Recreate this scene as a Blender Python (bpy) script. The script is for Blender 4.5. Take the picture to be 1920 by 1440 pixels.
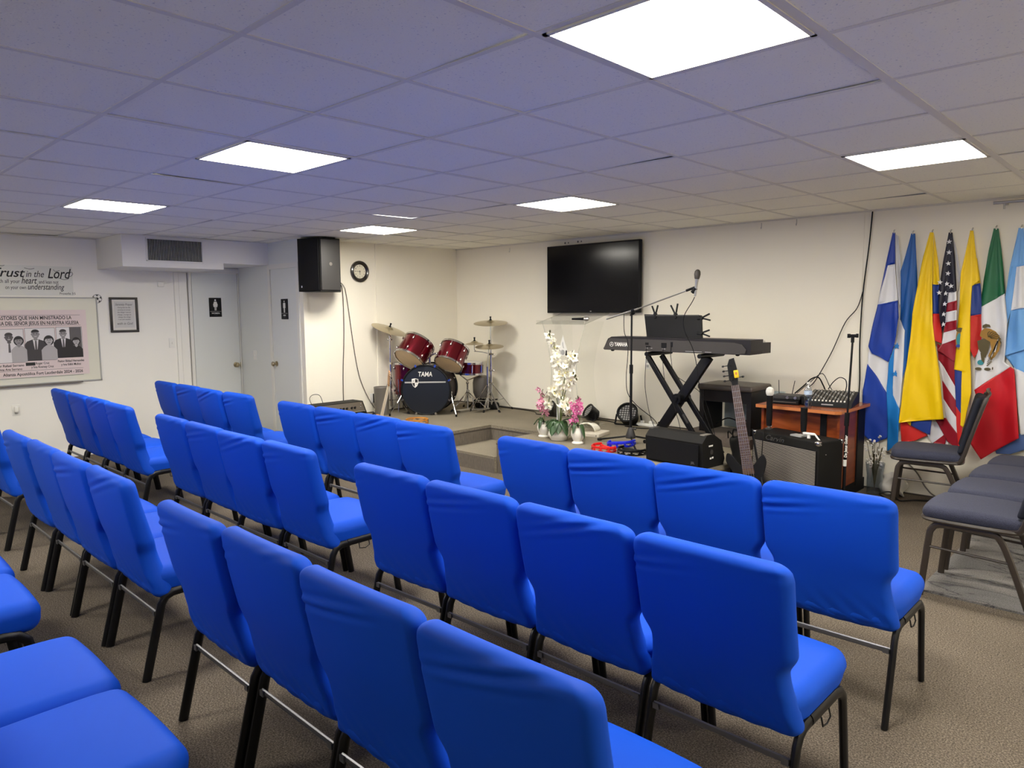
import bpy, bmesh, math, random
from mathutils import Vector, Matrix, Euler

# ---------------------------------------------------------------- clear
for o in list(bpy.data.objects):
    bpy.data.objects.remove(o, do_unlink=True)
SC = bpy.context.scene
COL = SC.collection
rnd = random.Random(7)
PI = math.pi

# ---------------------------------------------------------------- camera
yaw, pitch, roll = math.radians(43.72937967), math.radians(-5.88177547), math.radians(-0.44603898)
fw = Vector((-math.sin(yaw) * math.cos(pitch), math.cos(yaw) * math.cos(pitch), math.sin(pitch)))
r0 = Vector((math.cos(yaw), math.sin(yaw), 0))
u0 = r0.cross(fw)
cr = math.cos(roll) * r0 + math.sin(roll) * u0
cu = -math.sin(roll) * r0 + math.cos(roll) * u0
cd = bpy.data.cameras.new('camera')
cam = bpy.data.objects.new('camera', cd)
COL.objects.link(cam)
cd.sensor_fit = 'HORIZONTAL'
cd.sensor_width = 36.0
cd.lens = 36.0 * 1349.4 / 1920.0
cd.clip_start = 0.05
cam.matrix_world = Matrix(((cr.x, cu.x, -fw.x, 1.4799), (cr.y, cu.y, -fw.y, -2.2675), (cr.z, cu.z, -fw.z, 1.5684), (0, 0, 0, 1)))
SC.camera = cam

# ---------------------------------------------------------------- world, exposure
H = 2.377                       # ceiling height
TILE = 0.61
PANEL_COLOR = (1.0, 0.955, 0.86)
PANEL_POWER = 52.0
BACK_COLOR = (0.72, 0.86, 1.0)  # cool fill from glowing windows added to the unseen rear wall
BACK_POWER = 0.8
w = bpy.data.worlds.new('world')
SC.world = w
w.use_nodes = True
w.node_tree.nodes['Background'].inputs[0].default_value = (0.6, 0.7, 0.85, 1)
w.node_tree.nodes['Background'].inputs[1].default_value = 0.3
SC.view_settings.view_transform = 'Standard'
SC.view_settings.look = 'None'
SC.view_settings.gamma = 1.0
SC.view_settings.exposure = 0.0
SC.view_settings.use_curve_mapping = False
SC.cycles.use_denoising = True
SC.cycles.max_bounces = 8
SC.cycles.diffuse_bounces = 5
SC.cycles.glossy_bounces = 4
SC.cycles.transparent_max_bounces = 12
SC.cycles.sample_clamp_indirect = 6.0

# ---------------------------------------------------------------- materials
def S(c):
    """sRGB 0-255 triple to linear"""
    out = []
    for v in c:
        v /= 255.0
        out.append(v / 12.92 if v <= 0.04045 else ((v + 0.055) / 1.055) ** 2.4)
    return tuple(out)

def mat(name, col, rough=0.6, metal=0.0, spec=0.5, bump=0.0, bscale=200.0, var=0.0, vscale=8.0, sheen=0.0, coat=0.0,
        trans=0.0, emit=None, estr=0.0, stretch=None, bdist=0.002, bdetail=3.0):
    m = bpy.data.materials.new(name)
    m.use_nodes = True
    nt = m.node_tree
    b = nt.nodes['Principled BSDF']
    b.inputs['Base Color'].default_value = (*col, 1)
    b.inputs['Roughness'].default_value = rough
    b.inputs['Metallic'].default_value = metal
    b.inputs['Specular IOR Level'].default_value = spec
    b.inputs['Sheen Weight'].default_value = sheen
    b.inputs['Coat Weight'].default_value = coat
    b.inputs['Transmission Weight'].default_value = trans
    if emit:
        b.inputs['Emission Color'].default_value = (*emit, 1)
        b.inputs['Emission Strength'].default_value = estr
    if bump or var:
        tc = nt.nodes.new('ShaderNodeTexCoord')
        src = tc.outputs['Object']
        if stretch:
            mp = nt.nodes.new('ShaderNodeMapping')
            mp.inputs['Scale'].default_value = stretch
            nt.links.new(src, mp.inputs['Vector'])
            src = mp.outputs['Vector']
    if bump:
        n = nt.nodes.new('ShaderNodeTexNoise')
        n.inputs['Scale'].default_value = bscale
        n.inputs['Detail'].default_value = bdetail
        nt.links.new(src, n.inputs['Vector'])
        bp = nt.nodes.new('ShaderNodeBump')
        bp.inputs['Strength'].default_value = bump
        bp.inputs['Distance'].default_value = bdist
        nt.links.new(n.outputs['Fac'], bp.inputs['Height'])
        nt.links.new(bp.outputs['Normal'], b.inputs['Normal'])
    if var:
        n2 = nt.nodes.new('ShaderNodeTexNoise')
        n2.inputs['Scale'].default_value = vscale
        n2.inputs['Detail'].default_value = 6.0
        n2.inputs['Roughness'].default_value = 0.65
        nt.links.new(src, n2.inputs['Vector'])
        rp = nt.nodes.new('ShaderNodeValToRGB')
        rp.color_ramp.elements[0].position = 0.32
        rp.color_ramp.elements[1].position = 0.68
        rp.color_ramp.elements[0].color = (*[max(0, c * (1 - var)) for c in col], 1)
        rp.color_ramp.elements[1].color = (*[min(1, c * (1 + var)) for c in col], 1)
        nt.links.new(n2.outputs['Fac'], rp.inputs['Fac'])
        nt.links.new(rp.outputs['Color'], b.inputs['Base Color'])
    return m

def mat_carpet(name, c1, c2, c3):
    m = mat(name, c1, 0.95, spec=0.1)
    nt = m.node_tree
    b = nt.nodes['Principled BSDF']
    tc = nt.nodes.new('ShaderNodeTexCoord')
    n = nt.nodes.new('ShaderNodeTexNoise'); n.inputs['Scale'].default_value = 150; n.inputs['Detail'].default_value = 4; n.inputs['Roughness'].default_value = 0.8
    n3 = nt.nodes.new('ShaderNodeTexNoise'); n3.inputs['Scale'].default_value = 2.2; n3.inputs['Detail'].default_value = 5
    nt.links.new(tc.outputs['Object'], n.inputs['Vector']); nt.links.new(tc.outputs['Object'], n3.inputs['Vector'])
    r = nt.nodes.new('ShaderNodeValToRGB')
    e = r.color_ramp.elements
    e[0].position = 0.36; e[0].color = (*c2, 1)
    e[1].position = 0.64; e[1].color = (*c3, 1)
    k = e.new(0.5); k.color = (*c1, 1)
    nt.links.new(n.outputs['Fac'], r.inputs['Fac'])
    mx = nt.nodes.new('ShaderNodeMix'); mx.data_type = 'RGBA'; mx.blend_type = 'MULTIPLY'; mx.inputs['Factor'].default_value = 0.35
    r2 = nt.nodes.new('ShaderNodeValToRGB'); r2.color_ramp.elements[0].position = 0.35; r2.color_ramp.elements[0].color = (0.6, 0.6, 0.6, 1); r2.color_ramp.elements[1].position = 0.65
    nt.links.new(n3.outputs['Fac'], r2.inputs['Fac'])
    nt.links.new(r.outputs['Color'], mx.inputs['A']); nt.links.new(r2.outputs['Color'], mx.inputs['B'])
    nt.links.new(mx.outputs['Result'], b.inputs['Base Color'])
    bp = nt.nodes.new('ShaderNodeBump'); bp.inputs['Strength'].default_value = 0.6; bp.inputs['Distance'].default_value = 0.004
    nt.links.new(n.outputs['Fac'], bp.inputs['Height']); nt.links.new(bp.outputs['Normal'], b.inputs['Normal'])
    return m

def mat_clear(name, tint, gloss=0.12, rough=0.03):
    m = bpy.data.materials.new(name); m.use_nodes = True
    nt = m.node_tree
    for n in list(nt.nodes): nt.nodes.remove(n)
    out = nt.nodes.new('ShaderNodeOutputMaterial')
    t = nt.nodes.new('ShaderNodeBsdfTransparent'); t.inputs[0].default_value = (*tint, 1)
    g = nt.nodes.new('ShaderNodeBsdfGlossy'); g.inputs['Roughness'].default_value = rough
    lw = nt.nodes.new('ShaderNodeLayerWeight'); lw.inputs['Blend'].default_value = 0.5
    f = nt.nodes.new('ShaderNodeMath'); f.operation = 'POWER'; f.inputs[1].default_value = 5.0; nt.links.new(lw.outputs['Facing'], f.inputs[0])
    a = nt.nodes.new('ShaderNodeMath'); a.operation = 'MULTIPLY_ADD'; a.inputs[1].default_value = 0.5; a.inputs[2].default_value = gloss
    mx = nt.nodes.new('ShaderNodeMixShader')
    nt.links.new(f.outputs[0], a.inputs[0]); nt.links.new(a.outputs[0], mx.inputs[0])
    nt.links.new(t.outputs[0], mx.inputs[1]); nt.links.new(g.outputs[0], mx.inputs[2])
    nt.links.new(mx.outputs[0], out.inputs[0])
    return m

def mat_tile(name):
    m = mat(name, S((246, 243, 228)), 0.95, spec=0.1)
    nt = m.node_tree; b = nt.nodes['Principled BSDF']
    tc = nt.nodes.new('ShaderNodeTexCoord')
    v = nt.nodes.new('ShaderNodeTexNoise'); v.inputs['Scale'].default_value = 110; v.inputs['Detail'].default_value = 2.5
    nt.links.new(tc.outputs['Object'], v.inputs['Vector'])
    r = nt.nodes.new('ShaderNodeValToRGB'); e = r.color_ramp.elements
    e[0].position = 0.27; e[0].color = (*S((205, 204, 202)), 1)
    e[1].position = 0.36; e[1].color = (*S((246, 243, 228)), 1)
    nt.links.new(v.outputs['Fac'], r.inputs['Fac']); nt.links.new(r.outputs['Color'], b.inputs['Base Color'])
    bp = nt.nodes.new('ShaderNodeBump'); bp.inputs['Strength'].default_value = 0.35; bp.inputs['Distance'].default_value = 0.002
    nt.links.new(v.outputs['Fac'], bp.inputs['Height']); nt.links.new(bp.outputs['Normal'], b.inputs['Normal'])
    return m

def mat_wood(name, c1, c2, rough=0.35, scale=3.0, stretch=(1, 1, 14)):
    m = mat(name, c1, rough, spec=0.5)
    nt = m.node_tree; b = nt.nodes['Principled BSDF']
    tc = nt.nodes.new('ShaderNodeTexCoord'); mp = nt.nodes.new('ShaderNodeMapping'); mp.inputs['Scale'].default_value = stretch
    n = nt.nodes.new('ShaderNodeTexNoise'); n.inputs['Scale'].default_value = scale; n.inputs['Detail'].default_value = 8; n.inputs['Distortion'].default_value = 0.6
    r = nt.nodes.new('ShaderNodeValToRGB'); e = r.color_ramp.elements
    e[0].position = 0.35; e[0].color = (*c1, 1); e[1].position = 0.65; e[1].color = (*c2, 1)
    nt.links.new(tc.outputs['Object'], mp.inputs['Vector']); nt.links.new(mp.outputs['Vector'], n.inputs['Vector'])
    nt.links.new(n.outputs['Fac'], r.inputs['Fac']); nt.links.new(r.outputs['Color'], b.inputs['Base Color'])
    return m

M = {}
M['wall'] = mat('wall_paint', S((244, 238, 222)), 0.55, spec=0.3, bump=0.06, bscale=35, bdist=0.003)
M['wall_left'] = mat('wall_paint_left', S((243, 240, 232)), 0.5, spec=0.3, bump=0.06, bscale=35, bdist=0.003)
M['trim'] = mat('trim_paint', S((228, 226, 218)), 0.45)
M['door'] = mat('door_paint', S((222, 224, 220)), 0.5)
M['soffit'] = mat('soffit_paint', S((226, 224, 222)), 0.6)
M['tile'] = mat_tile('ceiling_tile')
M['tbar'] = mat('ceiling_grid_metal', S((222, 218, 206)), 0.6)
M['carpet'] = mat_carpet('carpet_brown', S((100, 91, 80)), S((58, 52, 46)), S((142, 130, 114)))
M['carpet_stage'] = mat_carpet('carpet_stage', S((132, 124, 108)), S((100, 92, 80)), S((160, 150, 132)))
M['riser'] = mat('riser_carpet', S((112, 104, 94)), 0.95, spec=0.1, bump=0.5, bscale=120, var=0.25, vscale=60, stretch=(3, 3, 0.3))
M['nosing'] = mat('nosing_carpet', S((78, 70, 62)), 0.8)
M['panel'] = mat('lamp_diffuser', (1, 1, 1), 0.5, emit=PANEL_COLOR, estr=PANEL_POWER)
M['day'] = mat('window_daylight', (1, 1, 1), 0.5, emit=BACK_COLOR, estr=BACK_POWER)  # emission of the added fill windows behind the camera
M['blue'] = mat('blue_stretch_fabric', (0.004, 0.066, 0.50), 0.62, spec=0.16, bump=0.12, bscale=9, bdist=0.006, bdetail=2)
M['blackmetal'] = mat('black_powder_metal', (0.004, 0.004, 0.005), 0.38, metal=0.0, spec=0.32)
M['barmetal'] = mat('worn_steel_bar', (0.16, 0.16, 0.17), 0.35, metal=0.7)
M['bronze'] = mat('bronze_metal', (0.035, 0.026, 0.020), 0.38, spec=0.6)
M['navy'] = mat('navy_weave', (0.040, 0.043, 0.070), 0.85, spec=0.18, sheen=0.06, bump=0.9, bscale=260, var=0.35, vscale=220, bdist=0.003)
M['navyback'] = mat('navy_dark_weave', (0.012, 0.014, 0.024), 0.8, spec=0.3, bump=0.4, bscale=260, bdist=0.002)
M['black'] = mat('black_plastic', (0.005, 0.005, 0.006), 0.5, spec=0.22)
M['blackmatte'] = mat('black_vinyl', (0.007, 0.0065, 0.006), 0.7, spec=0.22, bump=0.35, bscale=350)
M['darkgrey'] = mat('dark_grey_plastic', (0.035, 0.033, 0.032), 0.5)
M['kbgrey'] = mat('keyboard_grey', (0.052, 0.047, 0.045), 0.5, spec=0.3)
M['kbdark'] = mat('keyboard_dark', (0.016, 0.014, 0.016), 0.45, spec=0.3)
M['screen'] = mat('tv_screen', (0.004, 0.004, 0.006), 0.16, spec=0.28)
M['white'] = mat('white_plastic', S((235, 233, 226)), 0.4)
M['paper'] = mat('white_paper', S((226, 222, 216)), 0.7)
M['sticker'] = mat('vinyl_sheet', S((226, 226, 218)), 0.35)
M['pinkpaper'] = mat('poster_paper', S((226, 208, 208)), 0.45)
M['ink'] = mat('black_ink', (0.012, 0.011, 0.012), 0.6)
M['inkgrey'] = mat('grey_ink', (0.10, 0.095, 0.10), 0.6)
M['board'] = mat('whiteboard_face', S((228, 226, 210)), 0.15, coat=0.4)
M['chrome'] = mat('chrome', (0.75, 0.75, 0.76), 0.12, metal=1.0)
M['steel'] = mat('brushed_steel', (0.55, 0.54, 0.52), 0.32, metal=1.0)
M['brass'] = mat('aged_brass', (0.42, 0.35, 0.22), 0.35, metal=1.0)
M['cymbal'] = mat('cymbal_bronze', (0.55, 0.48, 0.33), 0.32, metal=0.85, bump=0.3, bscale=60, stretch=(1, 1, 1))
M['drumred'] = mat('red_lacquer', (0.15, 0.002, 0.012), 0.22, metal=0.75, coat=0.6, spec=0.5)
M['headtan'] = mat('resonant_head', S((226, 198, 154)), 0.5, var=0.08, vscale=5)
M['headwhite'] = mat('batter_head', S((225, 222, 212)), 0.5)
M['drumblack'] = mat('bass_drum_head', (0.010, 0.013, 0.019), 0.33)
M['grey'] = mat('grey_plastic', S((112, 107, 100)), 0.4)
M['lightgrey'] = mat('light_grey', S((170, 170, 168)), 0.5)
M['tambwood'] = mat_wood('tambourine_wood', S((214, 148, 62)), S((190, 120, 44)))
M['neckwood'] = mat_wood('neck_wood', S((186, 140, 88)), S((160, 112, 66)))
M['rosewood'] = mat_wood('rosewood', S((112, 84, 66)), S((78, 56, 44)), 0.5)
M['cherry'] = mat_wood('cherry_laminate', S((150, 74, 32)), S((118, 50, 20)), 0.3, 2.2, (2, 2, 9))
M['cherrytop'] = mat_wood('cherry_top', S((170, 96, 62)), S((148, 78, 48)), 0.25, 2.0, (2, 10, 2))
M['edgeband'] = mat('edge_band', S((196, 120, 66)), 0.4)
M['benchtop'] = mat('bench_vinyl', S((82, 74, 68)), 0.42, bump=0.1, bscale=30)
M['benchwood'] = mat('bench_dark_wood', (0.008, 0.006, 0.006), 0.45, spec=0.3)
M['boxcarpet'] = mat('brown_carpet_platform', S((92, 82, 74)), 0.95, bump=0.4, bscale=200, var=0.12, vscale=80)
M['ceramic'] = mat('white_ceramic', S((238, 234, 222)), 0.2, coat=0.3)
M['leaf'] = mat('orchid_leaf', S((52, 78, 46)), 0.35, var=0.3, vscale=12)
M['stem'] = mat('orchid_stem', S((96, 108, 48)), 0.5)
M['petalw'] = mat('white_petal', S((248, 244, 228)), 0.6, spec=0.3)
M['petalp'] = mat('pink_petal', S((226, 118, 172)), 0.6, var=0.25, vscale=40)
M['petalp2'] = mat('pale_pink_petal', S((232, 160, 184)), 0.6, var=0.25, vscale=40)
M['bud'] = mat('dark_bud', S((70, 66, 36)), 0.5)
M['acrylic'] = mat_clear('clear_acrylic', (0.985, 0.988, 0.98), 0.03, 0.04)
M['acrylic_edge'] = mat_clear('acrylic_edge', (0.975, 0.98, 0.96), 0.10, 0.45)
M['kickblack'] = mat('kick_shell_black', (0.02, 0.012, 0.014), 0.45)
M['petalheart'] = mat('petal_heart', S((236, 222, 150)), 0.6)
M['pet'] = mat_clear('clear_pet', (0.86, 0.90, 0.94), 0.16, 0.08)
M['bottlelabel'] = mat('bottle_label', S((196, 214, 236)), 0.4)
M['redpl'] = mat('red_plastic', (0.62, 0.012, 0.010), 0.3)
M['bluepl'] = mat('blue_plastic', (0.008, 0.018, 0.55), 0.3)
M['grille'] = mat('silver_grille_cloth', S((158, 150, 142)), 0.7)
M['rug'] = None
M['mirrorblue'] = mat('pale_blue_sheet', S((196, 210, 210)), 0.5)
M['amber'] = mat('yellow_tag', S((232, 200, 30)), 0.5)
FC = dict(royal=(28, 62, 160), white=(222, 222, 226), azure=(14, 84, 160), azure2=(30, 120, 196), yellow=(242, 202, 8),
          cobalt=(40, 64, 140), red=(206, 44, 40), red2=(196, 28, 40), crimson=(146, 24, 40), navy=(22, 22, 44), green=(20, 98, 62),
          sky=(110, 166, 226), slate=(80, 104, 156), gold=(150, 112, 44), olive=(84, 74, 44), teal=(50, 130, 140))
for k, c in FC.items():
    M['f_' + k] = mat('flag_' + k, S(c), 0.42, spec=0.35)
def mat_rug():
    m = mat('grey_rug', S((122, 120, 118)), 0.95, spec=0.1)
    nt = m.node_tree; b = nt.nodes['Principled BSDF']
    tc = nt.nodes.new('ShaderNodeTexCoord')
    mp = nt.nodes.new('ShaderNodeMapping'); mp.inputs['Scale'].default_value = (1.3, 2.6, 1)
    n = nt.nodes.new('ShaderNodeTexNoise'); n.inputs['Scale'].default_value = 1.6; n.inputs['Detail'].default_value = 7; n.inputs['Distortion'].default_value = 0.7
    r = nt.nodes.new('ShaderNodeValToRGB'); e = r.color_ramp.elements
    e[0].position = 0.40; e[0].color = (*S((140, 136, 132)), 1)
    e[1].position = 0.60; e[1].color = (*S((128, 126, 124)), 1)
    k = e.new(0.485); k.color = (*S((124, 121, 118)), 1)
    k = e.new(0.50); k.color = (*S((84, 82, 84)), 1)
    k = e.new(0.515); k.color = (*S((120, 118, 116)), 1)
    n2 = nt.nodes.new('ShaderNodeTexNoise'); n2.inputs['Scale'].default_value = 160; n2.inputs['Detail'].default_value = 3
    r2 = nt.nodes.new('ShaderNodeValToRGB'); r2.color_ramp.elements[0].position = 0.35; r2.color_ramp.elements[0].color = (0.5, 0.5, 0.5, 1); r2.color_ramp.elements[1].position = 0.6
    mx = nt.nodes.new('ShaderNodeMix'); mx.data_type = 'RGBA'; mx.blend_type = 'MULTIPLY'; mx.inputs['Factor'].default_value = 0.8
    nt.links.new(tc.outputs['Object'], mp.inputs['Vector']); nt.links.new(mp.outputs['Vector'], n.inputs['Vector']); nt.links.new(n.outputs['Fac'], r.inputs['Fac'])
    nt.links.new(tc.outputs['Object'], n2.inputs['Vector']); nt.links.new(n2.outputs['Fac'], r2.inputs['Fac'])
    nt.links.new(r.outputs['Color'], mx.inputs['A']); nt.links.new(r2.outputs['Color'], mx.inputs['B']); nt.links.new(mx.outputs['Result'], b.inputs['Base Color'])
    bp = nt.nodes.new('ShaderNodeBump'); bp.inputs['Strength'].default_value = 0.7; bp.inputs['Distance'].default_value = 0.006
    nt.links.new(n2.outputs['Fac'], bp.inputs['Height']); nt.links.new(bp.outputs['Normal'], b.inputs['Normal'])
    return m
M['rug'] = mat_rug()

# ---------------------------------------------------------------- mesh helpers
V = Vector
def frame(o, x, z):
    """matrix with origin o, local x along x, local z near z"""
    x = V(x).normalized(); z = V(z); y = z.cross(x).normalized(); z = x.cross(y).normalized()
    return Matrix(((x.x, y.x, z.x, o[0]), (x.y, y.y, z.y, o[1]), (x.z, y.z, z.z, o[2]), (0, 0, 0, 1)))
def frame_z(o, z, xh=(1, 0, 0)):
    z = V(z).normalized(); x = V(xh) - z * V(xh).dot(z)
    if x.length < 1e-4: x = V((0, 1, 0)) - z * z.y
    x.normalize(); y = z.cross(x)
    return Matrix(((x.x, y.x, z.x, o[0]), (x.y, y.y, z.y, o[1]), (x.z, y.z, z.z, o[2]), (0, 0, 0, 1)))
def T(x, y, z): return Matrix.Translation((x, y, z))
def RZ(a): return Matrix.Rotation(a, 4, 'Z')
def RX(a): return Matrix.Rotation(a, 4, 'X')
def RY(a): return Matrix.Rotation(a, 4, 'Y')

class MB:
    def __init__(s, X=None):
        s.v = []; s.f = []; s.m = []; s.X = X
    def add(s, verts, faces, m=0, X=None):
        k = len(s.v)
        for p in verts:
            p = V(p)
            if X is not None: p = X @ p
            if s.X is not None: p = s.X @ p
            s.v.append(p)
        for f in faces:
            s.f.append([k + i for i in f]); s.m.append(m)
        return s
    def box(s, c, d, m=0, X=None, b=0.0):
        if b > 0: return s.rbox(c, d, b, m, X, n=1, k=2)
        x, y, z = c; a, e, h = d[0] / 2, d[1] / 2, d[2] / 2
        vs = [(x - a, y - e, z - h), (x + a, y - e, z - h), (x + a, y + e, z - h), (x - a, y + e, z - h),
              (x - a, y - e, z + h), (x + a, y - e, z + h), (x + a, y + e, z + h), (x - a, y + e, z + h)]
        return s.add(vs, [(0, 3, 2, 1), (4, 5, 6, 7), (0, 1, 5, 4), (1, 2, 6, 5), (2, 3, 7, 6), (3, 0, 4, 7)], m, X)
    def rbox(s, c, d, r, m=0, X=None, n=1, k=4, deform=None):
        """rounded box; n = interior divisions (int or 3-tuple), k = steps in each rounded corner"""
        if isinstance(n, int): n = (n, n, n)
        h = [d[0] / 2, d[1] / 2, d[2] / 2]
        rr = [min(r, t * 0.999) for t in h]
        ax = []
        for a in range(3):
            L = [-h[a] + rr[a] * (1 - math.tan(PI / 4 * (1 - i / k))) for i in range(k)]
            i0, i1 = -h[a] + rr[a], h[a] - rr[a]
            L += [i0 + (i1 - i0) * i / n[a] for i in range(n[a] + 1)]
            L += [h[a] - rr[a] * (1 - math.tan(PI / 4 * (i + 1) / k)) for i in range(k)]
            ax.append(L)
        idx = {}; vs = []; fs = []
        def vid(i, j, l):
            q = (i, j, l)
            if q not in idx:
                p = [ax[0][i], ax[1][j], ax[2][l]]
                cc = [max(-h[a] + rr[a], min(h[a] - rr[a], p[a])) for a in range(3)]
                dd = V([(p[a] - cc[a]) / rr[a] for a in range(3)])
                if dd.length > 0:
                    dd.normalize()
                    p = [cc[a] + dd[a] * rr[a] for a in range(3)]
                p = V(p)
                if deform: p = V(deform(p.x, p.y, p.z))
                idx[q] = len(vs); vs.append((p.x + c[0], p.y + c[1], p.z + c[2]))
            return idx[q]
        N = [len(a) - 1 for a in ax]
        for i in range(N[0]):
            for j in range(N[1]):
                fs.append((vid(i, j, 0), vid(i, j + 1, 0), vid(i + 1, j + 1, 0), vid(i + 1, j, 0)))
                fs.append((vid(i, j, N[2]), vid(i + 1, j, N[2]), vid(i + 1, j + 1, N[2]), vid(i, j + 1, N[2])))
        for i in range(N[0]):
            for l in range(N[2]):
                fs.append((vid(i, 0, l), vid(i + 1, 0, l), vid(i + 1, 0, l + 1), vid(i, 0, l + 1)))
                fs.append((vid(i, N[1], l), vid(i, N[1], l + 1), vid(i + 1, N[1], l + 1), vid(i + 1, N[1], l)))
        for j in range(N[1]):
            for l in range(N[2]):
                fs.append((vid(0, j, l), vid(0, j, l + 1), vid(0, j + 1, l + 1), vid(0, j + 1, l)))
                fs.append((vid(N[0], j, l), vid(N[0], j + 1, l), vid(N[0], j + 1, l + 1), vid(N[0], j, l + 1)))
        return s.add(vs, fs, m, X)
    def tube(s, pts, r, m=0, seg=10, X=None, ry=None, ref=None, closed=False, caps=True):
        pts = [V(p) for p in pts]; n = len(pts)
        R = r if isinstance(r, (list, tuple)) else [r] * n
        vs = []; fs = []
        prev = None
        for i, p in enumerate(pts):
            a = pts[(i - 1) % n] if (closed or i > 0) else pts[i]
            b = pts[(i + 1) % n] if (closed or i < n - 1) else pts[i]
            t = (b - a)
            if t.length < 1e-9: t = V((0, 0, 1))
            t.normalize()
            if ref is not None: sd = V(ref)
            elif prev is None: sd = V((0, 0, 1)) if abs(t.z) < 0.9 else V((1, 0, 0))
            else: sd = prev
            sd = sd - t * sd.dot(t)
            if sd.length < 1e-6: sd = V((1, 0, 0)) - t * t.x
            sd.normalize(); prev = sd; up = t.cross(sd)
            r1 = R[i]; r2 = r1 if ry is None else ry
            for q in range(seg):
                a_ = 2 * PI * q / seg
                vs.append(p + sd * math.cos(a_) * r1 + up * math.sin(a_) * r2)
        for i in range(n if closed else n - 1):
            for q in range(seg):
                j = (i + 1) % n; q2 = (q + 1) % seg
                fs.append((i * seg + q, i * seg + q2, j * seg + q2, j * seg + q))
        if caps and not closed:
            fs.append(tuple(range(seg - 1, -1, -1))); fs.append(tuple((n - 1) * seg + q for q in range(seg)))
        return s.add(vs, fs, m, X)
    def cyl(s, a, b, r, m=0, seg=16, X=None, r2=None):
        return s.tube([a, b], [r, r if r2 is None else r2], m, seg, X)
    def lathe(s, prof, m=0, seg=24, X=None, cap0=True, cap1=True, mod=None):
        vs = []; fs = []
        for (r, z) in prof:
            for q in range(seg):
                a = 2 * PI * q / seg
                k = r * (mod(a, z) if mod else 1)
                vs.append((k * math.cos(a), k * math.sin(a), z))
        for i in range(len(prof) - 1):
            for q in range(seg):
                q2 = (q + 1) % seg
                fs.append((i * seg + q, i * seg + q2, (i + 1) * seg + q2, (i + 1) * seg + q))
        if cap0: fs.append(tuple(range(seg - 1, -1, -1)))
        if cap1: fs.append(tuple((len(prof) - 1) * seg + q for q in range(seg)))
        return s.add(vs, fs, m, X)
    def ball(s, c, r, m=0, X=None, seg=12, sz=(1, 1, 1)):
        k = seg // 2
        vs = [(0, 0, -1)]
        for i in range(1, k):
            p = -PI / 2 + PI * i / k
            for q in range(seg):
                a = 2 * PI * q / seg; vs.append((math.cos(p) * math.cos(a), math.cos(p) * math.sin(a), math.sin(p)))
        vs.append((0, 0, 1)); fs = []
        for q in range(seg):
            q2 = (q + 1) % seg
            fs.append((0, 1 + q2, 1 + q))
            for i in range(k - 2):
                fs.append((1 + i * seg + q, 1 + i * seg + q2, 1 + (i + 1) * seg + q2, 1 + (i + 1) * seg + q))
            fs.append((1 + (k - 2) * seg + q, 1 + (k - 2) * seg + q2, len(vs) - 1))
        vs = [(c[0] + v[0] * r * sz[0], c[1] + v[1] * r * sz[1], c[2] + v[2] * r * sz[2]) for v in vs]
        return s.add(vs, fs, m, X)
    def prism(s, poly, z0, z1, m=0, X=None):
        n = len(poly)
        area = sum(poly[i][0] * poly[(i + 1) % n][1] - poly[(i + 1) % n][0] * poly[i][1] for i in range(n))
        if area < 0: poly = poly[::-1]
        vs = [(p[0], p[1], z0) for p in poly] + [(p[0], p[1], z1) for p in poly]
        fs = [tuple(range(n - 1, -1, -1)), tuple(range(n, 2 * n))]
        for i in range(n):
            j = (i + 1) % n; fs.append((i, j, n + j, n + i))
        return s.add(vs, fs, m, X)
    def quad(s, a, b, c, d, m=0, X=None):
        return s.add([a, b, c, d], [(0, 1, 2, 3)], m, X)
    def mesh(s, name, mats, smooth=True, ang=38):
        me = bpy.data.meshes.new(name)
        me.from_pydata([tuple(v) for v in s.v], [], s.f)
        if not isinstance(mats, (list, tuple)): mats = [mats]
        for q in mats: me.materials.append(q)
        if len(mats) > 1: me.polygons.foreach_set('material_index', s.m)
        me.validate()
        if smooth:
            me.shade_smooth()
            try: me.set_sharp_from_angle(angle=math.radians(ang))
            except Exception: pass
        me.update()
        return me
    def build(s, name, mats, parent=None, smooth=True, ang=38, label=None):
        o = bpy.data.objects.new(name, s.mesh(name, mats, smooth, ang))
        COL.objects.link(o)
        if parent is not None: o.parent = parent
        if label: o['label'] = label
        return o

def tag(o, label, cat, group=None, kind=None):
    o['label'] = label; o['category'] = cat
    if group: o['group'] = group
    if kind: o['kind'] = kind
    return o
def thing(name, label, cat, loc=(0, 0, 0), rz=0.0, group=None, X=None):
    o = bpy.data.objects.new(name, None); COL.objects.link(o)
    o.empty_display_size = 0.1
    if X is not None: o.matrix_world = X
    else: o.location = loc; o.rotation_euler = (0, 0, rz)
    return tag(o, label, cat, group)
def structure(o):
    o['kind'] = 'structure'; return o
def dup_tree(root, loc, rz, label, group=None):
    r = root.copy(); COL.objects.link(r); r.location = loc; r.rotation_euler = (0, 0, rz)
    r['label'] = label
    if group: r['group'] = group
    for ch in list(root.children):
        c = ch.copy(); COL.objects.link(c); c.parent = r
        for g in ch.children:
            d = g.copy(); COL.objects.link(d); d.parent = c
    return r
def arc(c, r, a0, a1, n, plane='xz'):
    out = []
    for i in range(n + 1):
        a = a0 + (a1 - a0) * i / n
        x, y = r * math.cos(a), r * math.sin(a)
        out.append(V((c[0] + x, c[1], c[2] + y)) if plane == 'xz' else (V((c[0] + x, c[1] + y, c[2])) if plane == 'xy' else V((c[0], c[1] + x, c[2] + y))))
    return out
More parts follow.
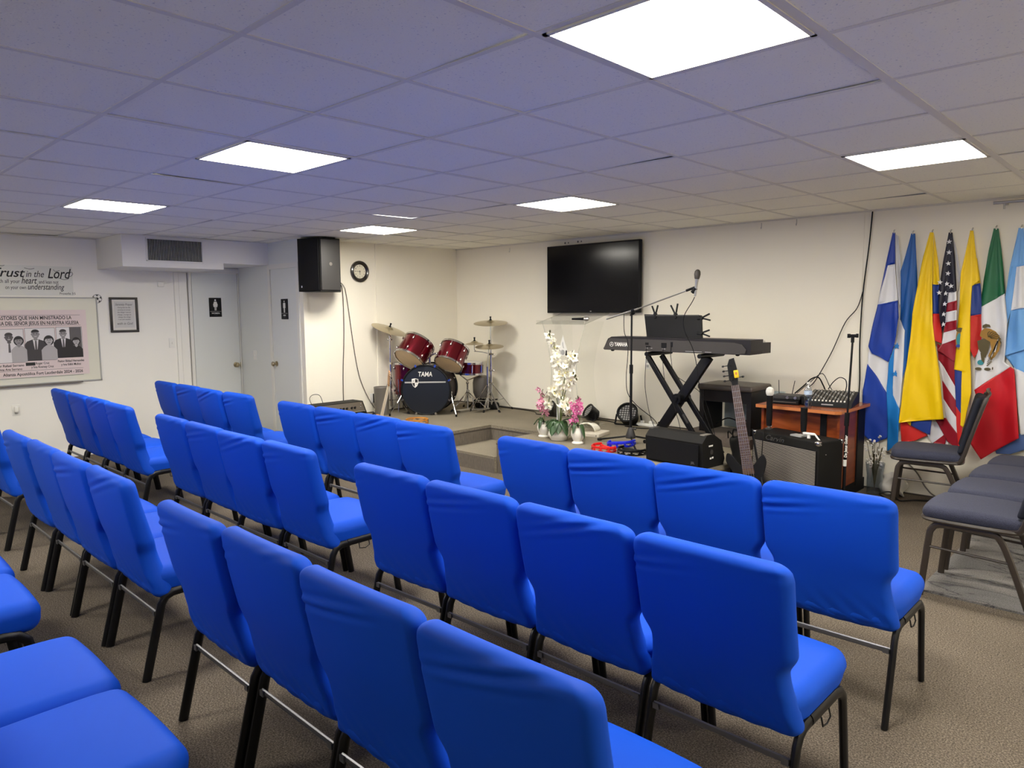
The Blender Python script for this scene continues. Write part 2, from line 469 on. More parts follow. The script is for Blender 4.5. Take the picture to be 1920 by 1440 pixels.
def smooth_path(pts, n=6):
    """Catmull-Rom through points"""
    P = [V(p) for p in pts]; out = []
    for i in range(len(P) - 1):
        p0 = P[max(i - 1, 0)]; p1 = P[i]; p2 = P[i + 1]; p3 = P[min(i + 2, len(P) - 1)]
        for k in range(n):
            t = k / n
            out.append(0.5 * ((2 * p1) + (-p0 + p2) * t + (2 * p0 - 5 * p1 + 4 * p2 - p3) * t * t + (-p0 + 3 * p1 - 3 * p2 + p3) * t ** 3))
    out.append(P[-1]); return out
def cord(name, label, pts, r=0.003, mt=None, n=6, cat='cable', parent=None, group=None):
    mb = MB().tube(smooth_path(pts, n), r, seg=6)
    o = mb.build(name, mt or M['black'], parent)
    if parent is None: tag(o, label, cat, group)
    return o
def text(body, size, X, mt, name='lettering', parent=None, align='CENTER', shear=0.0, weight=0.0, ext=0.0006, sx=1.0, spacing=1.0, fit=None, fith=None):
    cu = bpy.data.curves.new(name, 'FONT')
    cu.body = body; cu.size = size; cu.align_x = align; cu.align_y = 'CENTER'
    cu.shear = shear; cu.offset = weight * size; cu.extrude = ext; cu.resolution_u = 3; cu.space_character = spacing
    tmp = bpy.data.objects.new('tmp_text', cu); COL.objects.link(tmp)
    bpy.context.view_layer.update()
    dg = bpy.context.evaluated_depsgraph_get()
    me = bpy.data.meshes.new_from_object(tmp.evaluated_get(dg))
    bpy.data.objects.remove(tmp, do_unlink=True); bpy.data.curves.remove(cu)
    me.transform(Matrix.Diagonal((sx, 1, 1, 1)))
    if fit is not None:
        xs = [q.co.x for q in me.vertices]; a_, b_ = min(xs), max(xs); k_ = (fit[1] - fit[0]) / (b_ - a_)
        me.transform(Matrix.Translation((fit[0] - a_ * k_, 0, 0)) @ Matrix.Diagonal((k_, 1, 1, 1)))
    me.transform(X)
    me.materials.clear(); me.materials.append(mt)
    o = bpy.data.objects.new(name, me); COL.objects.link(o)
    if parent is not None: o.parent = parent
    return o
def wall_left_X(y, z, x=-7.39):      # local x -> +Y, local y -> +Z, local z -> +X
    return Matrix(((0, 0, 1, x), (1, 0, 0, y), (0, 1, 0, z), (0, 0, 0, 1)))
def wall_front_X(x, z, y=4.31):      # local x -> +X, local y -> +Z, local z -> -Y
    return Matrix(((1, 0, 0, x), (0, 0, -1, y), (0, 1, 0, z), (0, 0, 0, 1)))
# ================================================================ ROOM
XL, XD, YW = -7.40, -5.85, 4.325     # back-left wall, drum wall, front (screen) wall
XR, YB = 3.7, -5.4
YM = 2.0                              # wall with the men's door
structure(MB().quad((XL, YB, 0), (XR, YB, 0), (XR, YW, 0), (XL, YW, 0)).build('floor', M['carpet']))
# ceiling: lay-in tiles sitting slightly unevenly in a metal grid
mb = MB()
i0, i1, j0, j1 = -9, 8, -13, 6
panels = [(i, j) for i in (-5, -1, 3) for j in (-8, -4, 0, 4) if not (i == -5 and j >= 0)]
for i in range(i0, i1):
    for j in range(j0, j1):
        x0, x1 = max(XL, j * TILE), min(XR, (j + 1) * TILE)
        y0, y1 = max(YB, i * TILE), min(YW, (i + 1) * TILE)
        if x1 - x0 < 0.01 or y1 - y0 < 0.01: continue
        if (i, j) in panels: continue
        zs = [H + rnd.uniform(0.001, 0.0045) for _ in range(4)]
        if rnd.random() < 0.15: zs[rnd.randrange(4)] += 0.007
        mb.quad((x0, y0, zs[0]), (x0, y1, zs[1]), (x1, y1, zs[2]), (x1, y0, zs[3]))
        # dark gap between tile and grid
ceil = structure(mb.build('ceiling', M['tile'], smooth=False))
mb = MB()
mb.quad((XL - .3, YB - .3, H + 0.10), (XL - .3, YW + .3, H + 0.10), (XR + .3, YW + .3, H + 0.10), (XR + .3, YB - .3, H + 0.10))
structure(mb.build('ceiling_deck', M['darkgrey'], smooth=False))
mb = MB()
for j in range(j0, j1 + 1):
    x = j * TILE
    if XL < x < XR: mb.box((x, (YB + YW) / 2, H + 0.001), (0.036 if j % 4 == 1 else 0.025, YW - YB, 0.003))
for i in range(i0, i1 + 1):
    y = i * TILE
    if YB < y < YW: mb.box(((XL + XR) / 2, y, H + 0.0015), (XR - XL, 0.022, 0.003))
for (x0, y0, x1, y1) in ((XL, YW, XR, YW), (XL, YB, XR, YB), (XL, YB, XL, YW), (XR, YB, XR, YW)):
    mb.box(((x0 + x1) / 2, (y0 + y1) / 2, H - 0.002), (abs(x1 - x0) + 0.03, abs(y1 - y0) + 0.03, 0.010))
structure(mb.build('trim_1', M['tbar'], smooth=False, label='metal grid holding the ceiling tiles'))

def wall(name, a, b, z0=0.0, z1=H + 0.05, mt=None, side=1):
    """wall as a slab, a->b on the room side, thickness behind"""
    a = V((a[0], a[1], 0)); b = V((b[0], b[1], 0)); d = (b - a).normalized(); n = V((-d.y, d.x, 0)) * side * 0.08
    poly = [(a.x, a.y), (b.x, b.y), (b.x + n.x, b.y + n.y), (a.x + n.x, a.y + n.y)]
    return MB().prism(poly, z0, z1)
structure(wall('w', (XD - .08, YW), (XR, YW), side=1).build('wall_front', M['wall'], smooth=False))
structure(wall('w', (XD, YM + 0.0), (XD, YW), side=1).build('wall_stage', M['wall'], smooth=False))
# men's door wall (faces -Y) with the door opening filled by the door
mdx0, mdx1, mdz = -6.555, -5.965, 2.065
mb = MB()
mb.box(((XL + mdx0) / 2, YM + 0.04, H / 2), (mdx0 - XL, 0.08, H + .04))
mb.box(((mdx1 + XD - .08) / 2, YM + 0.04, H / 2), (XD - .08 - mdx1, 0.0799, H + .04))
mb.box(((mdx0 + mdx1) / 2, YM + 0.04, (mdz + H) / 2), (mdx1 - mdx0, 0.08, H - mdz + .02))
structure(mb.build('wall_restroom', M['door'], smooth=False))
# left wall with women's door opening
wdy0, wdy1, wdz = 1.405, 1.985, 2.05
mb = MB()
mb.box((XL - 0.04, (YB + wdy0) / 2, H / 2), (0.08, wdy0 - YB, H + .04))
mb.box((XL - 0.04, (wdy1 + YM) / 2, H / 2), (0.08, YM - wdy1, H + .04))
mb.box((XL - 0.04, (wdy0 + wdy1) / 2, (wdz + H) / 2), (0.08, wdy1 - wdy0, H - wdz + .02))
structure(mb.build('wall_left', M['wall_left'], smooth=False))
# rear and right walls behind the camera; rear one has openings for added fill windows
mb = MB()
mb.box(((XL + XR) / 2, YB - 0.04, 0.40), (XR - XL + .16, 0.08, 0.84))
mb.box(((XL + XR) / 2, YB - 0.04, (2.05 + H) / 2), (XR - XL + .16, 0.08, H - 2.05 + .02))
for (x0, x1) in ((XL - .08, -6.2), (-4.4, -3.2), (-1.4, -0.2), (1.6, XR + .08)):
    mb.box(((x0 + x1) / 2, YB - 0.04, 1.435), (x1 - x0, 0.0799, 1.24))
structure(mb.build('wall_rear', M['wall'], smooth=False))
structure(wall('w', (XR, YW + .08), (XR, YB - .08), side=1).build('wall_right', M['wall'], smooth=False))
k = 1
for (x0, x1) in ((-6.2, -4.4), (-3.2, -1.4), (-0.2, 1.6)):  # invented glowing windows, out of view, put in for cool fill light
    t = bpy.data.objects.new('window_%d' % k, None); COL.objects.link(t); structure(t); t.location = ((x0 + x1) / 2, YB, 1.43)
    MB().box((0, -0.05, 0), (x1 - x0, 0.01, 1.24)).build('pane', M['day'], t, smooth=False)
    mb = MB()
    for z in (-.6, .6): mb.box((0, -0.02, z), (x1 - x0, 0.06, 0.04))
    for x in (-(x1 - x0) / 2 + .02, 0, (x1 - x0) / 2 - .02): mb.box((x, -0.02, 0), (0.04, 0.06, 1.16))
    mb.build('window_frame', M['trim'], t, smooth=False)
    k += 1

# seams, battens, corner trims
def trim(n, mb, label, mt='wall'):
    o = structure(mb.build('trim_%d' % n, M[mt], smooth=False)); o['label'] = label
trim(2, MB().box((XD + 0.006, 3.01, H / 2 + .16), (0.012, 0.028, H - .32)), 'thin batten over the seam in the drum wall')
trim(3, MB().box((XD + 0.008, YM + 0.02, H / 2), (0.03, 0.05, H)), 'white corner bead beside the restroom recess')
trim(4, MB().box((XL + 0.012, 1.225, 1.02), (0.024, 0.05, 2.04)).box((XL + 0.008, 1.31, 1.02), (0.016, 0.11, 2.04)), 'flat vertical casing left of the women door', 'wall_left')
mb = MB()
for x in (-0.66, 1.9): mb.box((x, YW - 0.003, H / 2 + .16), (0.016, 0.006, H - .32))
trim(5, mb, 'narrow seams in the front wall panelling')
mb = MB()
mb.box(((-1.2 + XR) / 2, YW - 0.004, 0.006), (XR + 1.2, 0.008, 0.012))
trim(6, mb, 'dark line where carpet meets the front wall', 'nosing')
mb = MB().box((XD + 0.004, (2.57 + YW) / 2, 0.327), (0.008, YW - 2.57, 0.012)).box(((XD - 1.2) / 2, YW - 0.004, 0.327), (-1.2 - XD, 0.008, 0.012))
trim(7, mb, 'dark line where stage carpet meets the walls', 'nosing')
structure(MB().box((XL + 0.006, (YB + 1.2) / 2, 0.045), (0.012, 1.2 - YB, 0.09)).build('baseboard_left', M['wall_left'], smooth=False))

# door 1: women, on the left wall
d = bpy.data.objects.new('door_1', None); COL.objects.link(d); structure(d); d.matrix_world = wall_left_X((wdy0 + wdy1) / 2, 0, XL)
d['label'] = 'white flush door with the women sign'
W = wdy1 - wdy0
MB().box((0, wdz / 2, -0.015), (W - 0.012, wdz - 0.012, 0.04)).build('door_panel', M['door'], d, smooth=False)
mb = MB()
mb.box((-W / 2 - .03, wdz / 2, 0.008), (0.055, wdz, 0.016)); mb.box((W / 2 + .004, wdz / 2, 0.004), (0.012, wdz, 0.02)); mb.box((0, wdz + .03, 0.008), (W + .12, 0.055, 0.016))
mb.build('door_frame', M['trim'], d, smooth=False)
def knob(parent, x, y, z0=0.0):
    o = MB().lathe([(0.032, 0), (0.032, 0.006), (0.014, 0.010), (0.012, 0.028), (0.024, 0.036), (0.029, 0.050), (0.022, 0.062), (0.004, 0.066)], X=T(x, y, z0)).build('door_knob', M['brass'], parent)
knob(d, W / 2 - 0.065, 0.90, 0.005)
MB().box((W / 2 - 0.004, 0.90, 0.005), (0.012, 0.06, 0.008)).build('strike_plate', M['brass'], d, smooth=False)
# door 2: men
d2 = bpy.data.objects.new('door_2', None); COL.objects.link(d2); structure(d2); d2.matrix_world = wall_front_X((mdx0 + mdx1) / 2, 0, YM)
d2['label'] = 'pale flush door with the men sign'
W2 = mdx1 - mdx0
MB().box((0, mdz / 2, -0.015), (W2 - 0.012, mdz - 0.012, 0.04)).build('door_panel', M['door'], d2, smooth=False)
mb = MB()
mb.box((-W2 / 2 - .028, mdz / 2, 0.008), (0.055, mdz, 0.016)); mb.box((W2 / 2 + .028, mdz / 2, 0.008), (0.055, mdz, 0.016)); mb.box((0, mdz + .03, 0.008), (W2 + .11, 0.055, 0.016))
mb.build('door_frame', M['trim'], d2, smooth=False)
knob(d2, -W2 / 2 + 0.07, 0.95, 0.005)

def restroom_sign(X, label, woman):
    t = thing('restroom_sign', label, 'sign', X=X)
    w_, h_ = 0.155, 0.235
    MB().rbox((0, 0, 0.003), (w_, h_, 0.006), 0.0029, k=2).build('plate', M['black'], t)
    mb = MB()
    mb.ball((0, 0.088, 0.0066), 0.011, sz=(1, 1, .1))
    if woman:
        mb.prism([(-.010, .070), (.010, .070), (.022, .035), (.026, .005), (-.026, .005), (-.022, .035)], .0062, .0072)
        mb.prism([(-.016, .070), (-.011, .073), (-.024, .022), (-.030, .026)], .0062, .0072); mb.prism([(.016, .070), (.011, .073), (.024, .022), (.030, .026)], .0062, .0072)
        for s in (-1, 1): mb.prism([(s * .003, .006), (s * .012, .006), (s * .010, -.038), (s * .003, -.038)], .0062, .0072)
    else:
        mb.prism([(-.018, .072), (.018, .072), (.018, .012), (-.018, .012)], .0062, .0072)
        for s in (-1, 1):
            mb.prism([(s * .002, .014), (s * .014, .014), (s * .013, -.040), (s * .002, -.040)], .0062, .0072)
            mb.prism([(s * .020, .070), (s * .026, .066), (s * .026, .012), (s * .020, .012)], .0062, .0072)
    mb.prism([(-.07, -.049), (.07, -.049), (.07, -.051), (-.07, -.051)], .0062, .0068)
    mb.build('pictogram', M['white'], t)
    text('WOMEN' if woman else 'MEN', 0.026, T(0, -0.074, .0065), M['white'], parent=t, weight=.01)
    mb = MB()
    for q in range(9): mb.ball((-.02 + q * .005, -.097 + (q % 2) * .004, .0062), .0012, seg=6)
    mb.build('braille', M['lightgrey'], t)
restroom_sign(wall_left_X(1.688, 1.628, XL + 0.006), 'black restroom sign with a white woman figure, reading WOMEN', True)
restroom_sign(wall_front_X(-6.243, 1.598, YM - 0.006), 'black restroom sign with a white man figure, reading MEN', False)

# soffit with return-air grille
sf = MB()
xs0, xs1 = XL, -6.60
sf.box(((xs0 + xs1) / 2, (0.39 + 1.455) / 2, (2.048 + H) / 2), (xs1 - xs0, 1.455 - 0.39, H - 2.048))
sf.box(((xs0 + xs1) / 2, (1.455 + YM) / 2, (2.118 + H) / 2), (xs1 - xs0, YM - 1.455, H - 2.118))
o = structure(sf.build('soffit', M['soffit'], smooth=False)); o['label'] = 'boxed-in air duct below the ceiling over the restroom doors'
t = thing('air_vent', 'dark louvred return-air grille on the boxed-in duct', 'vent', X=wall_left_X(0.924, 2.232, xs1))
VW, VH = 0.60, 0.245
mb = MB()
for (x, y, a, b) in ((0, VH / 2 - .006, VW, .012), (0, -VH / 2 + .006, VW, .012), (-VW / 2 + .006, 0, .012, VH), (VW / 2 - .006, 0, .012, VH)): mb.box((x, y, 0.006), (a, b, 0.012))
mb.build('vent_frame', M['soffit'], t, smooth=False)
MB().box((0, 0, 0.002), (VW - .02, VH - .02, 0.004)).build('backing', M['black'], t, smooth=False)
mb = MB()
for q in range(34): mb.box((-VW / 2 + .02 + q * (VW - .04) / 33, 0, 0.008), (0.0045, VH - .024, 0.008))
mb.build('louvre', M['lightgrey'], t, smooth=False)

# ---- ceiling lights
names = {(-1, 0): 'large glowing ceiling panel nearest the camera, cut by the top edge', (-1, -4): 'glowing ceiling panel above the left chairs, in front of the vent wall',
         (-1, -8): 'leftmost glowing ceiling panel, close to the left wall', (3, -8): 'smallest glowing ceiling panel, in front of the black wall speaker',
         (3, -4): 'glowing ceiling panel in front of the wall television', (3, 0): 'glowing ceiling panel at the right, above the flags'}
for (i, j) in panels:
    t = thing('ceiling_light', names.get((i, j), 'glowing ceiling panel behind the camera' if i < 0 else 'glowing ceiling panel to the right of the view'), 'ceiling light',
              ((j + .5) * TILE, (i + .5) * TILE, H), group='ceiling light panels')
    a = TILE - 0.03
    MB().box((0, 0, 0.006), (a - .03, a - .03, 0.004)).build('diffuser', M['panel'], t, smooth=False)
    mb = MB()
    for s in (-1, 1):
        mb.box((s * (a / 2 - .008), 0, 0.002), (.016, a, 0.012)); mb.box((0, s * (a / 2 - .008), 0.002), (a, .016, 0.012))
    mb.build('light_frame', M['tbar'], t, smooth=False)

# ================================================================ STAGE
HS, HP = 0.32, 0.16
xn0, xn1, yf, yn, xe = -4.07, -3.36, 2.57, 3.19, -1.20
poly = [(XD, yf), (xn0, yf), (xn0, yn), (xn1, yn), (xn1, yf), (xe, yf), (xe, YW), (XD, YW)]
mb = MB()
n = len(poly)
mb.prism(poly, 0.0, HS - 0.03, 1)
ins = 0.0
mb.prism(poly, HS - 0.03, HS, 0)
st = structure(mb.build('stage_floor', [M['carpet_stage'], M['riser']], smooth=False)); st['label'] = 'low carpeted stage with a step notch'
mb = MB()
for (a, b) in ((0, 1), (1, 2), (2, 3), (3, 4), (4, 5), (5, 6)):
    p, q = V((*poly[a], HS - 0.034)), V((*poly[b], HS - 0.034)); mb.tube([p, q], 0.007, seg=6)
structure(mb.build('stage_nosing', M['nosing'], st))
mb = MB()
sp = [(xn0, yf + 0.02), (-3.365, yf + 0.02), (-3.365, yn - .002), (xn0 + .002, yn - .002)]
mb.prism([(xn0 + .002, yf - .03), (xn1 - .002, yf - .03), (xn1 - .002, yn - .002), (xn0 + .002, yn - .002)], 0.0, HP, 0)
o = structure(mb.build('stage_step', [M['carpet_stage']], smooth=False)); o['label'] = 'lower carpeted step set into the notch of the stage'
mb = MB().box(((xn0 + xn1) / 2, yf - .033, HP / 2 - .01), (xn1 - xn0 - .004, 0.006, HP - .02))
structure(mb.build('stage_step_riser', M['riser'], o, smooth=False))
# ================================================================ CHAIRS
def chair_side(sx):
    """centre line of the continuous side frame: rear foot, up, forward under the seat, down to the front foot"""
    return sx
def build_blue_chair(variant):
    r = random.Random(variant * 13 + 5)
    t = thing('stacking_chair', 'blue covered chair', 'chair', group='blue-covered stacking chairs')
    # seat cushion with tight cover
    def ds(x, y, z):
        yy = min(1.0, max(0.0, (y + .223) / .446))
        wv = 1.0 - 0.10 * max(0, 0.25 - yy) / 0.25
        x2 = x * wv
        if z > 0: z += 0.020 * (1 - (x / .25) ** 2) * (1 - ((y) / .24) ** 2)
        if z < 0:
            z -= 0.016 + 0.004 * math.cos(x * 9) + 0.010 * max(0, (0.22 - yy))
            x2 *= 0.965
        x2 *= 1 - 0.06 * max(0, yy - .8) / .2
        y += 0.012 * (1 - (x / .25) ** 2) * max(0, yy - .5)
        z += 0.0025 * math.sin(x * 60 + y * 45 + variant) * max(0, .35 - yy)
        return (x2, y, z)
    MB().rbox((0, 0.337, 0.420), (0.502, 0.446, 0.108), 0.048, 0, n=(10, 10, 1), k=4, deform=ds).build('seat', M['blue'], t, ang=180)
    # backrest, leaning back, waisted, cover runs down behind the seat
    Hb, Zc = 0.538, 0.614
    ph = r.uniform(0, 6)
    def db(x, y, z):
        zz = min(1.0, max(0.0, (z + Hb / 2) / Hb))
        if zz > 0.50: wd = 1.0 - .02 * (1 - zz)
        elif zz > 0.36: wd = 0.87 + 0.12 * (0.5 - 0.5 * math.cos((zz - .36) / .14 * PI))
        else: wd = 0.87 + 0.115 * (1 - math.cos((.36 - zz) / .36 * PI)) / 2
        dt = (1 - zz) * Hb
        if dt < .055: wd *= 1 - (0.055 - math.sqrt(max(0, .055 ** 2 - (.055 - dt) ** 2))) / .25 * .75
        x2 = x * wd
        lean = 0.140 * (1 - zz) ** 1.25
        y2 = y * (1.0 + 0.35 * (1 - zz)) + 0.036 + lean - .012 * max(0, .35 - zz) + 0.012 * (abs(x) / .25) ** 2 * zz
        # lens-like padding
        if y > 0: y2 += 0.018 * (1 - (x / .25) ** 2) * math.sin(zz * PI)
        else: y2 -= 0.006 * (1 - (x / .25) ** 2) * math.sin(zz * PI)
        # stretch folds running diagonally below the top edge, on the rear face
        if zz > .70 and y < 0.012:
            f = x * (0.16 if variant % 2 else .26) + (1 - zz) * 0.53
            wgt = math.exp(-((f - 0.045 - 0.02 * math.sin(ph)) / 0.030) ** 2) * (0.5 + 0.5 * math.cos(x * 9 + ph)) * min(1, (zz - .70) / .08)
            y2 += 0.0085 * wgt * math.sin(f * 170 + ph) * .72
        if zz < .30:
            y2 += 0.003 * math.sin(x * 70 + zz * 40 + ph) * (0.30 - zz) / .3
            z -= 0.010 * math.cos(x * 6.5) * (0.3 - zz) / .3
        z += 0.004 * math.cos(x * 6.2) * max(0, zz - .8) / .2
        return (x2, y2, z)
    MB().rbox((0, 0, Zc), (0.505, 0.062, Hb), 0.0305, 0, n=(22, 1, 52), k=4, deform=db).build('backrest', M['blue'], t, ang=180)
    for sx in (-1, 1):
        X = 0.236 * sx
        rear = [V((X, 0.072, 0.0)), V((X, 0.138, 0.27)), V((X, 0.150, 0.320)), V((X, 0.168, 0.348)), V((X, 0.200, 0.362)), V((X, 0.255, 0.364))]
        MB().tube(rear, 0.0125, seg=10, ry=0.019, ref=(1, 0, 0)).build('leg', M['blackmetal'], t)
        X2 = 0.238 * sx
        front = [V((X2, 0.235, 0.366)), V((X2, 0.43, 0.366)), V((X2, 0.475, 0.358)), V((X2, 0.503, 0.333)), V((X2, 0.512, 0.29)), V((X2, 0.560, 0.0))]
        MB().tube(front, 0.0125, seg=10, ry=0.019, ref=(1, 0, 0)).build('leg', M['blackmetal'], t)
        # link hook: bent wire below the seat
        hk = MB()
        hk.tube([V((sx * .240, .30, .362)), V((sx * .248, .30, .350)), V((sx * .253, .30, .325)), V((sx * .253, .335, .318)), V((sx * .253, .362, .330)), V((sx * .246, .362, .358))], 0.0028, seg=6)
        hk.build('link_hook', M['blackmetal'], t)
    MB().tube([V((-.230, 0.134, 0.280)), V((.230, 0.134, 0.280))], 0.006, seg=8, ry=0.011, ref=(0, 1, 0)).box((-.214, .125, .280), (.022, .006, .020)).box((.214, .125, .280), (.022, .006, .020)).build('stretcher', M['barmetal'], t)
    MB().tube([V((-.230, 0.49, 0.350)), V((.230, 0.49, 0.350))], 0.008, seg=8).build('stretcher', M['blackmetal'], t)
    return t
protos = [build_blue_chair(v) for v in range(4)]
proto_used = [False] * 4
def place(x, y, rz, label, v):
    if not proto_used[v]:
        p = protos[v]; proto_used[v] = True
        p.location = (x, y, 0); p.rotation_euler = (0, 0, rz); p['label'] = label; return p
    return dup_tree(protos[v], (x, y, 0), rz, label)
ordn = ['leftmost', 'second from left', 'third from left', 'rightmost']
blocks = {'left': [-5.93, -5.42, -4.91, -4.40], 'middle': [-3.42, -2.915, -2.41, -1.915], 'right': [-1.035, -0.53, -0.022, 0.487]}
rowy = {'front': 0.455, 'second': -0.465, 'third': -1.315, 'rear': -2.14}
show = {'rear': {'middle': [2, 3], 'right': [0, 1]}, 'third': {'left': [1, 2, 3]}}
v = 0
for rn, yy in rowy.items():
    for bn, xs in blocks.items():
        for q, xx in enumerate(xs):
            if rn == 'rear' and (bn == 'left' or q not in show['rear'][bn]): continue
            if rn == 'third' and bn == 'left' and q not in show['third']['left']: continue
            rowtxt = {'front': 'front row', 'second': 'second row', 'third': 'third row', 'rear': 'rearmost row'}[rn]
            lab = 'blue-covered chair, %s in the %s of the %s block' % (ordn[q], rowtxt, bn)
            place(xx + rnd.uniform(-.004, .004), yy + rnd.uniform(-.012, .012), math.radians(rnd.uniform(-1.2, 1.2)), lab, v % 4)
            v += 1

def build_navy_chair():
    t = thing('banquet_chair', 'navy chair', 'chair', group='navy banquet chairs')
    def ds(x, y, z):
        yy = (y + .225) / .45
        x2 = x * (1 + 0.05 * yy) * (1 - 0.10 * max(0, yy - .75) / .25)
        if z > 0: z += 0.018 * (1 - (x / .25) ** 2) * (1 - (y / .24) ** 2)
        y += 0.02 * (1 - (x / .24) ** 2) * max(0, yy - .5) * 2
        return (x2, y, z)
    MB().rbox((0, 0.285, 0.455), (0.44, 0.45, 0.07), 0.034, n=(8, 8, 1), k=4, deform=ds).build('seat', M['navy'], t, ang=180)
    # seat rim tube
    rim = []
    for q in range(28):
        a = 2 * PI * q / 28
        cx, cy = math.cos(a), math.sin(a)
        e = 0.32
        rim.append(V((0.228 * math.copysign(abs(cx) ** e, cx), 0.285 + 0.235 * math.copysign(abs(cy) ** e, cy), 0.424)))
    MB().tube(rim, 0.011, seg=8, closed=True, ry=0.011).build('seat_frame', M['bronze'], t)
    def db(x, y, z):
        zz = (z + .21) / .42
        return (x * (1 - .10 * zz), y + 0.045 - 0.10 * zz + 0.03 * (x / .2) ** 2, z)
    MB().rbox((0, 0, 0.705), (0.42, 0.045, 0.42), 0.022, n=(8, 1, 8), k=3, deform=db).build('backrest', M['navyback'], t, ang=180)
    for sx in (-1, 1):
        X = 0.214 * sx
        MB().tube(smooth_path([(X, 0.20, 0.424), (X, 0.09, 0.430), (X * 1.01, 0.055, 0.47), (X * 1.01, 0.02, 0.60), (X * .98, -0.05, 0.85), (X * .93, -0.072, 0.915)], 5), 0.0105, seg=8, ry=0.014, ref=(1, 0, 0)).build('back_post', M['bronze'], t)
        L = 0.205 * sx
        MB().tube(smooth_path([(L, 0.30, 0.400), (L, 0.42, 0.400), (L, 0.462, 0.372), (L * 1.02, 0.475, 0.30), (L * 1.06, 0.50, 0.0)], 5), 0.011, seg=8, ry=0.017, ref=(1, 0, 0)).build('leg', M['bronze'], t)
        MB().tube(smooth_path([(L, 0.30, 0.400), (L, 0.19, 0.395), (L, 0.15, 0.368), (L * 1.02, 0.10, 0.26), (L * 1.06, 0.005, 0.0)], 5), 0.011, seg=8, ry=0.017, ref=(1, 0, 0)).build('leg', M['bronze'], t)
        MB().tube([V((L * 1.02, .115, .262)), V((L * 1.03, .478, .275))], 0.007, seg=8).build('stretcher', M['bronze'], t)
    MB().tube(smooth_path([(-.199, -.072, .915), (-.17, -.088, .945), (0, -.075, .955), (.17, -.088, .945), (.199, -.072, .915)], 4), 0.0105, seg=8).build('top_rail', M['bronze'], t)
    return t
nav = build_navy_chair()
nlab = ['nearest navy padded chair in the right-edge row, on the grey rug', 'navy padded chair second in the right-edge row, behind the nearest one',
        'navy padded chair third in the right-edge row, below the flags', 'navy padded chair farthest in the right-edge row, by the wall']
RZN = PI / 2     # local +y (front) -> world -x
for q, yc in enumerate((2.21, 2.725, 3.235, 3.74)):
    o = nav if q == 0 else dup_tree(nav, (0, 0, 0), 0, '')
    o.location = (0.965 + 0.004 * q, yc, 0.012 if yc < 3.6 else 0); o.rotation_euler = (0, 0, RZN); o['label'] = nlab[q]
o = dup_tree(nav, (0.30, 3.93, 0), RZN + math.radians(11), 'navy padded chair alone in front of the flags, facing left')
MB().box((1.62, 2.95, 0.006), (2.36, 1.75, 0.012)).build('tmp_rug', M['rug'], smooth=False)
o = bpy.data.objects['tmp_rug']; o.name = 'area_rug'
tag(o, 'grey rug with dark wavy streaks under the navy chairs', 'rug')
# ================================================================ LEFT WALL DECOR
t = thing('vinyl_quote', 'clear vinyl sheet with black script, Trust in the Lord verse, above the whiteboard', 'wall decal', X=wall_left_X(-0.335, 1.912, XL))
MB().box((0, 0, 0.001), (0.95, 0.31, 0.002)).build('sheet', M['sticker'], t, smooth=False)
def q2(y): return y + 0.335
def vq(body, size, px0, px1, z, **kw):
    text(body, size, T(0, z, .0026), M['ink'], parent=t, fit=(q2(-.510 + px0 * .0048), q2(-.510 + px1 * .0048)), **kw)
vq('Trust', 0.128, -14, 45, .074, shear=.32, weight=.010)
vq('in the', 0.096, 46, 80, .066, shear=.32)
vq('Lord', 0.150, 87, 133, .074, shear=.32, weight=.008)
vq('with all your', 0.056, -12, 34, -.012)
vq('heart', 0.098, 37, 66, -.002, shear=.34, weight=.006)
vq('and lean not', 0.054, 69, 107, -.014)
vq('on your own', 0.054, 7, 45, -.074)
vq('understanding', 0.086, 48, 118, -.066, shear=.34, weight=.004)
vq('Proverbs 3:5', 0.036, 108, 139, -.133)
mb = MB()
for P_ in ([(-.03, .045), (.0, .035), (.05, .018), (.09, .022), (.10, .032)], [(.105, .05), (.125, .055), (.142, .075), (.138, .095), (.125, .098), (.12, .088)], [(-.60, .150), (-.50, .142), (-.47, .150)], [(-.30, .130), (-.25, .118), (-.21, .128)], [(-.035, .122), (-.03, .108), (-.012, .104), (.02, .112)]):
    mb.tube(smooth_path([(q2(a), b, .003) for a, b in P_], 5), 0.0022, seg=5)
mb.build('flourish', M['ink'], t)

t = thing('whiteboard', 'white glossy board on the left wall, behind the pastors poster', 'whiteboard', X=wall_left_X(-0.42, 1.283, XL))
BW, BH = 1.56, 0.915
MB().box((0, 0, 0.008), (BW - .02, BH - .02, 0.012)).build('board', M['board'], t, smooth=False)
mb = MB()
for (x, y, a, b) in ((0, BH / 2 - .006, BW, .012), (0, -BH / 2 + .006, BW, .012), (-BW / 2 + .006, 0, .012, BH), (BW / 2 - .006, 0, .012, BH)): mb.box((x, y, .011), (a, b, .022))
mb.build('board_frame', M['lightgrey'], t, smooth=False)
MB().box((-.05, -BH / 2 - .002, .03), (BW - .3, .012, .05)).build('pen_tray', M['grey'], t, smooth=False)
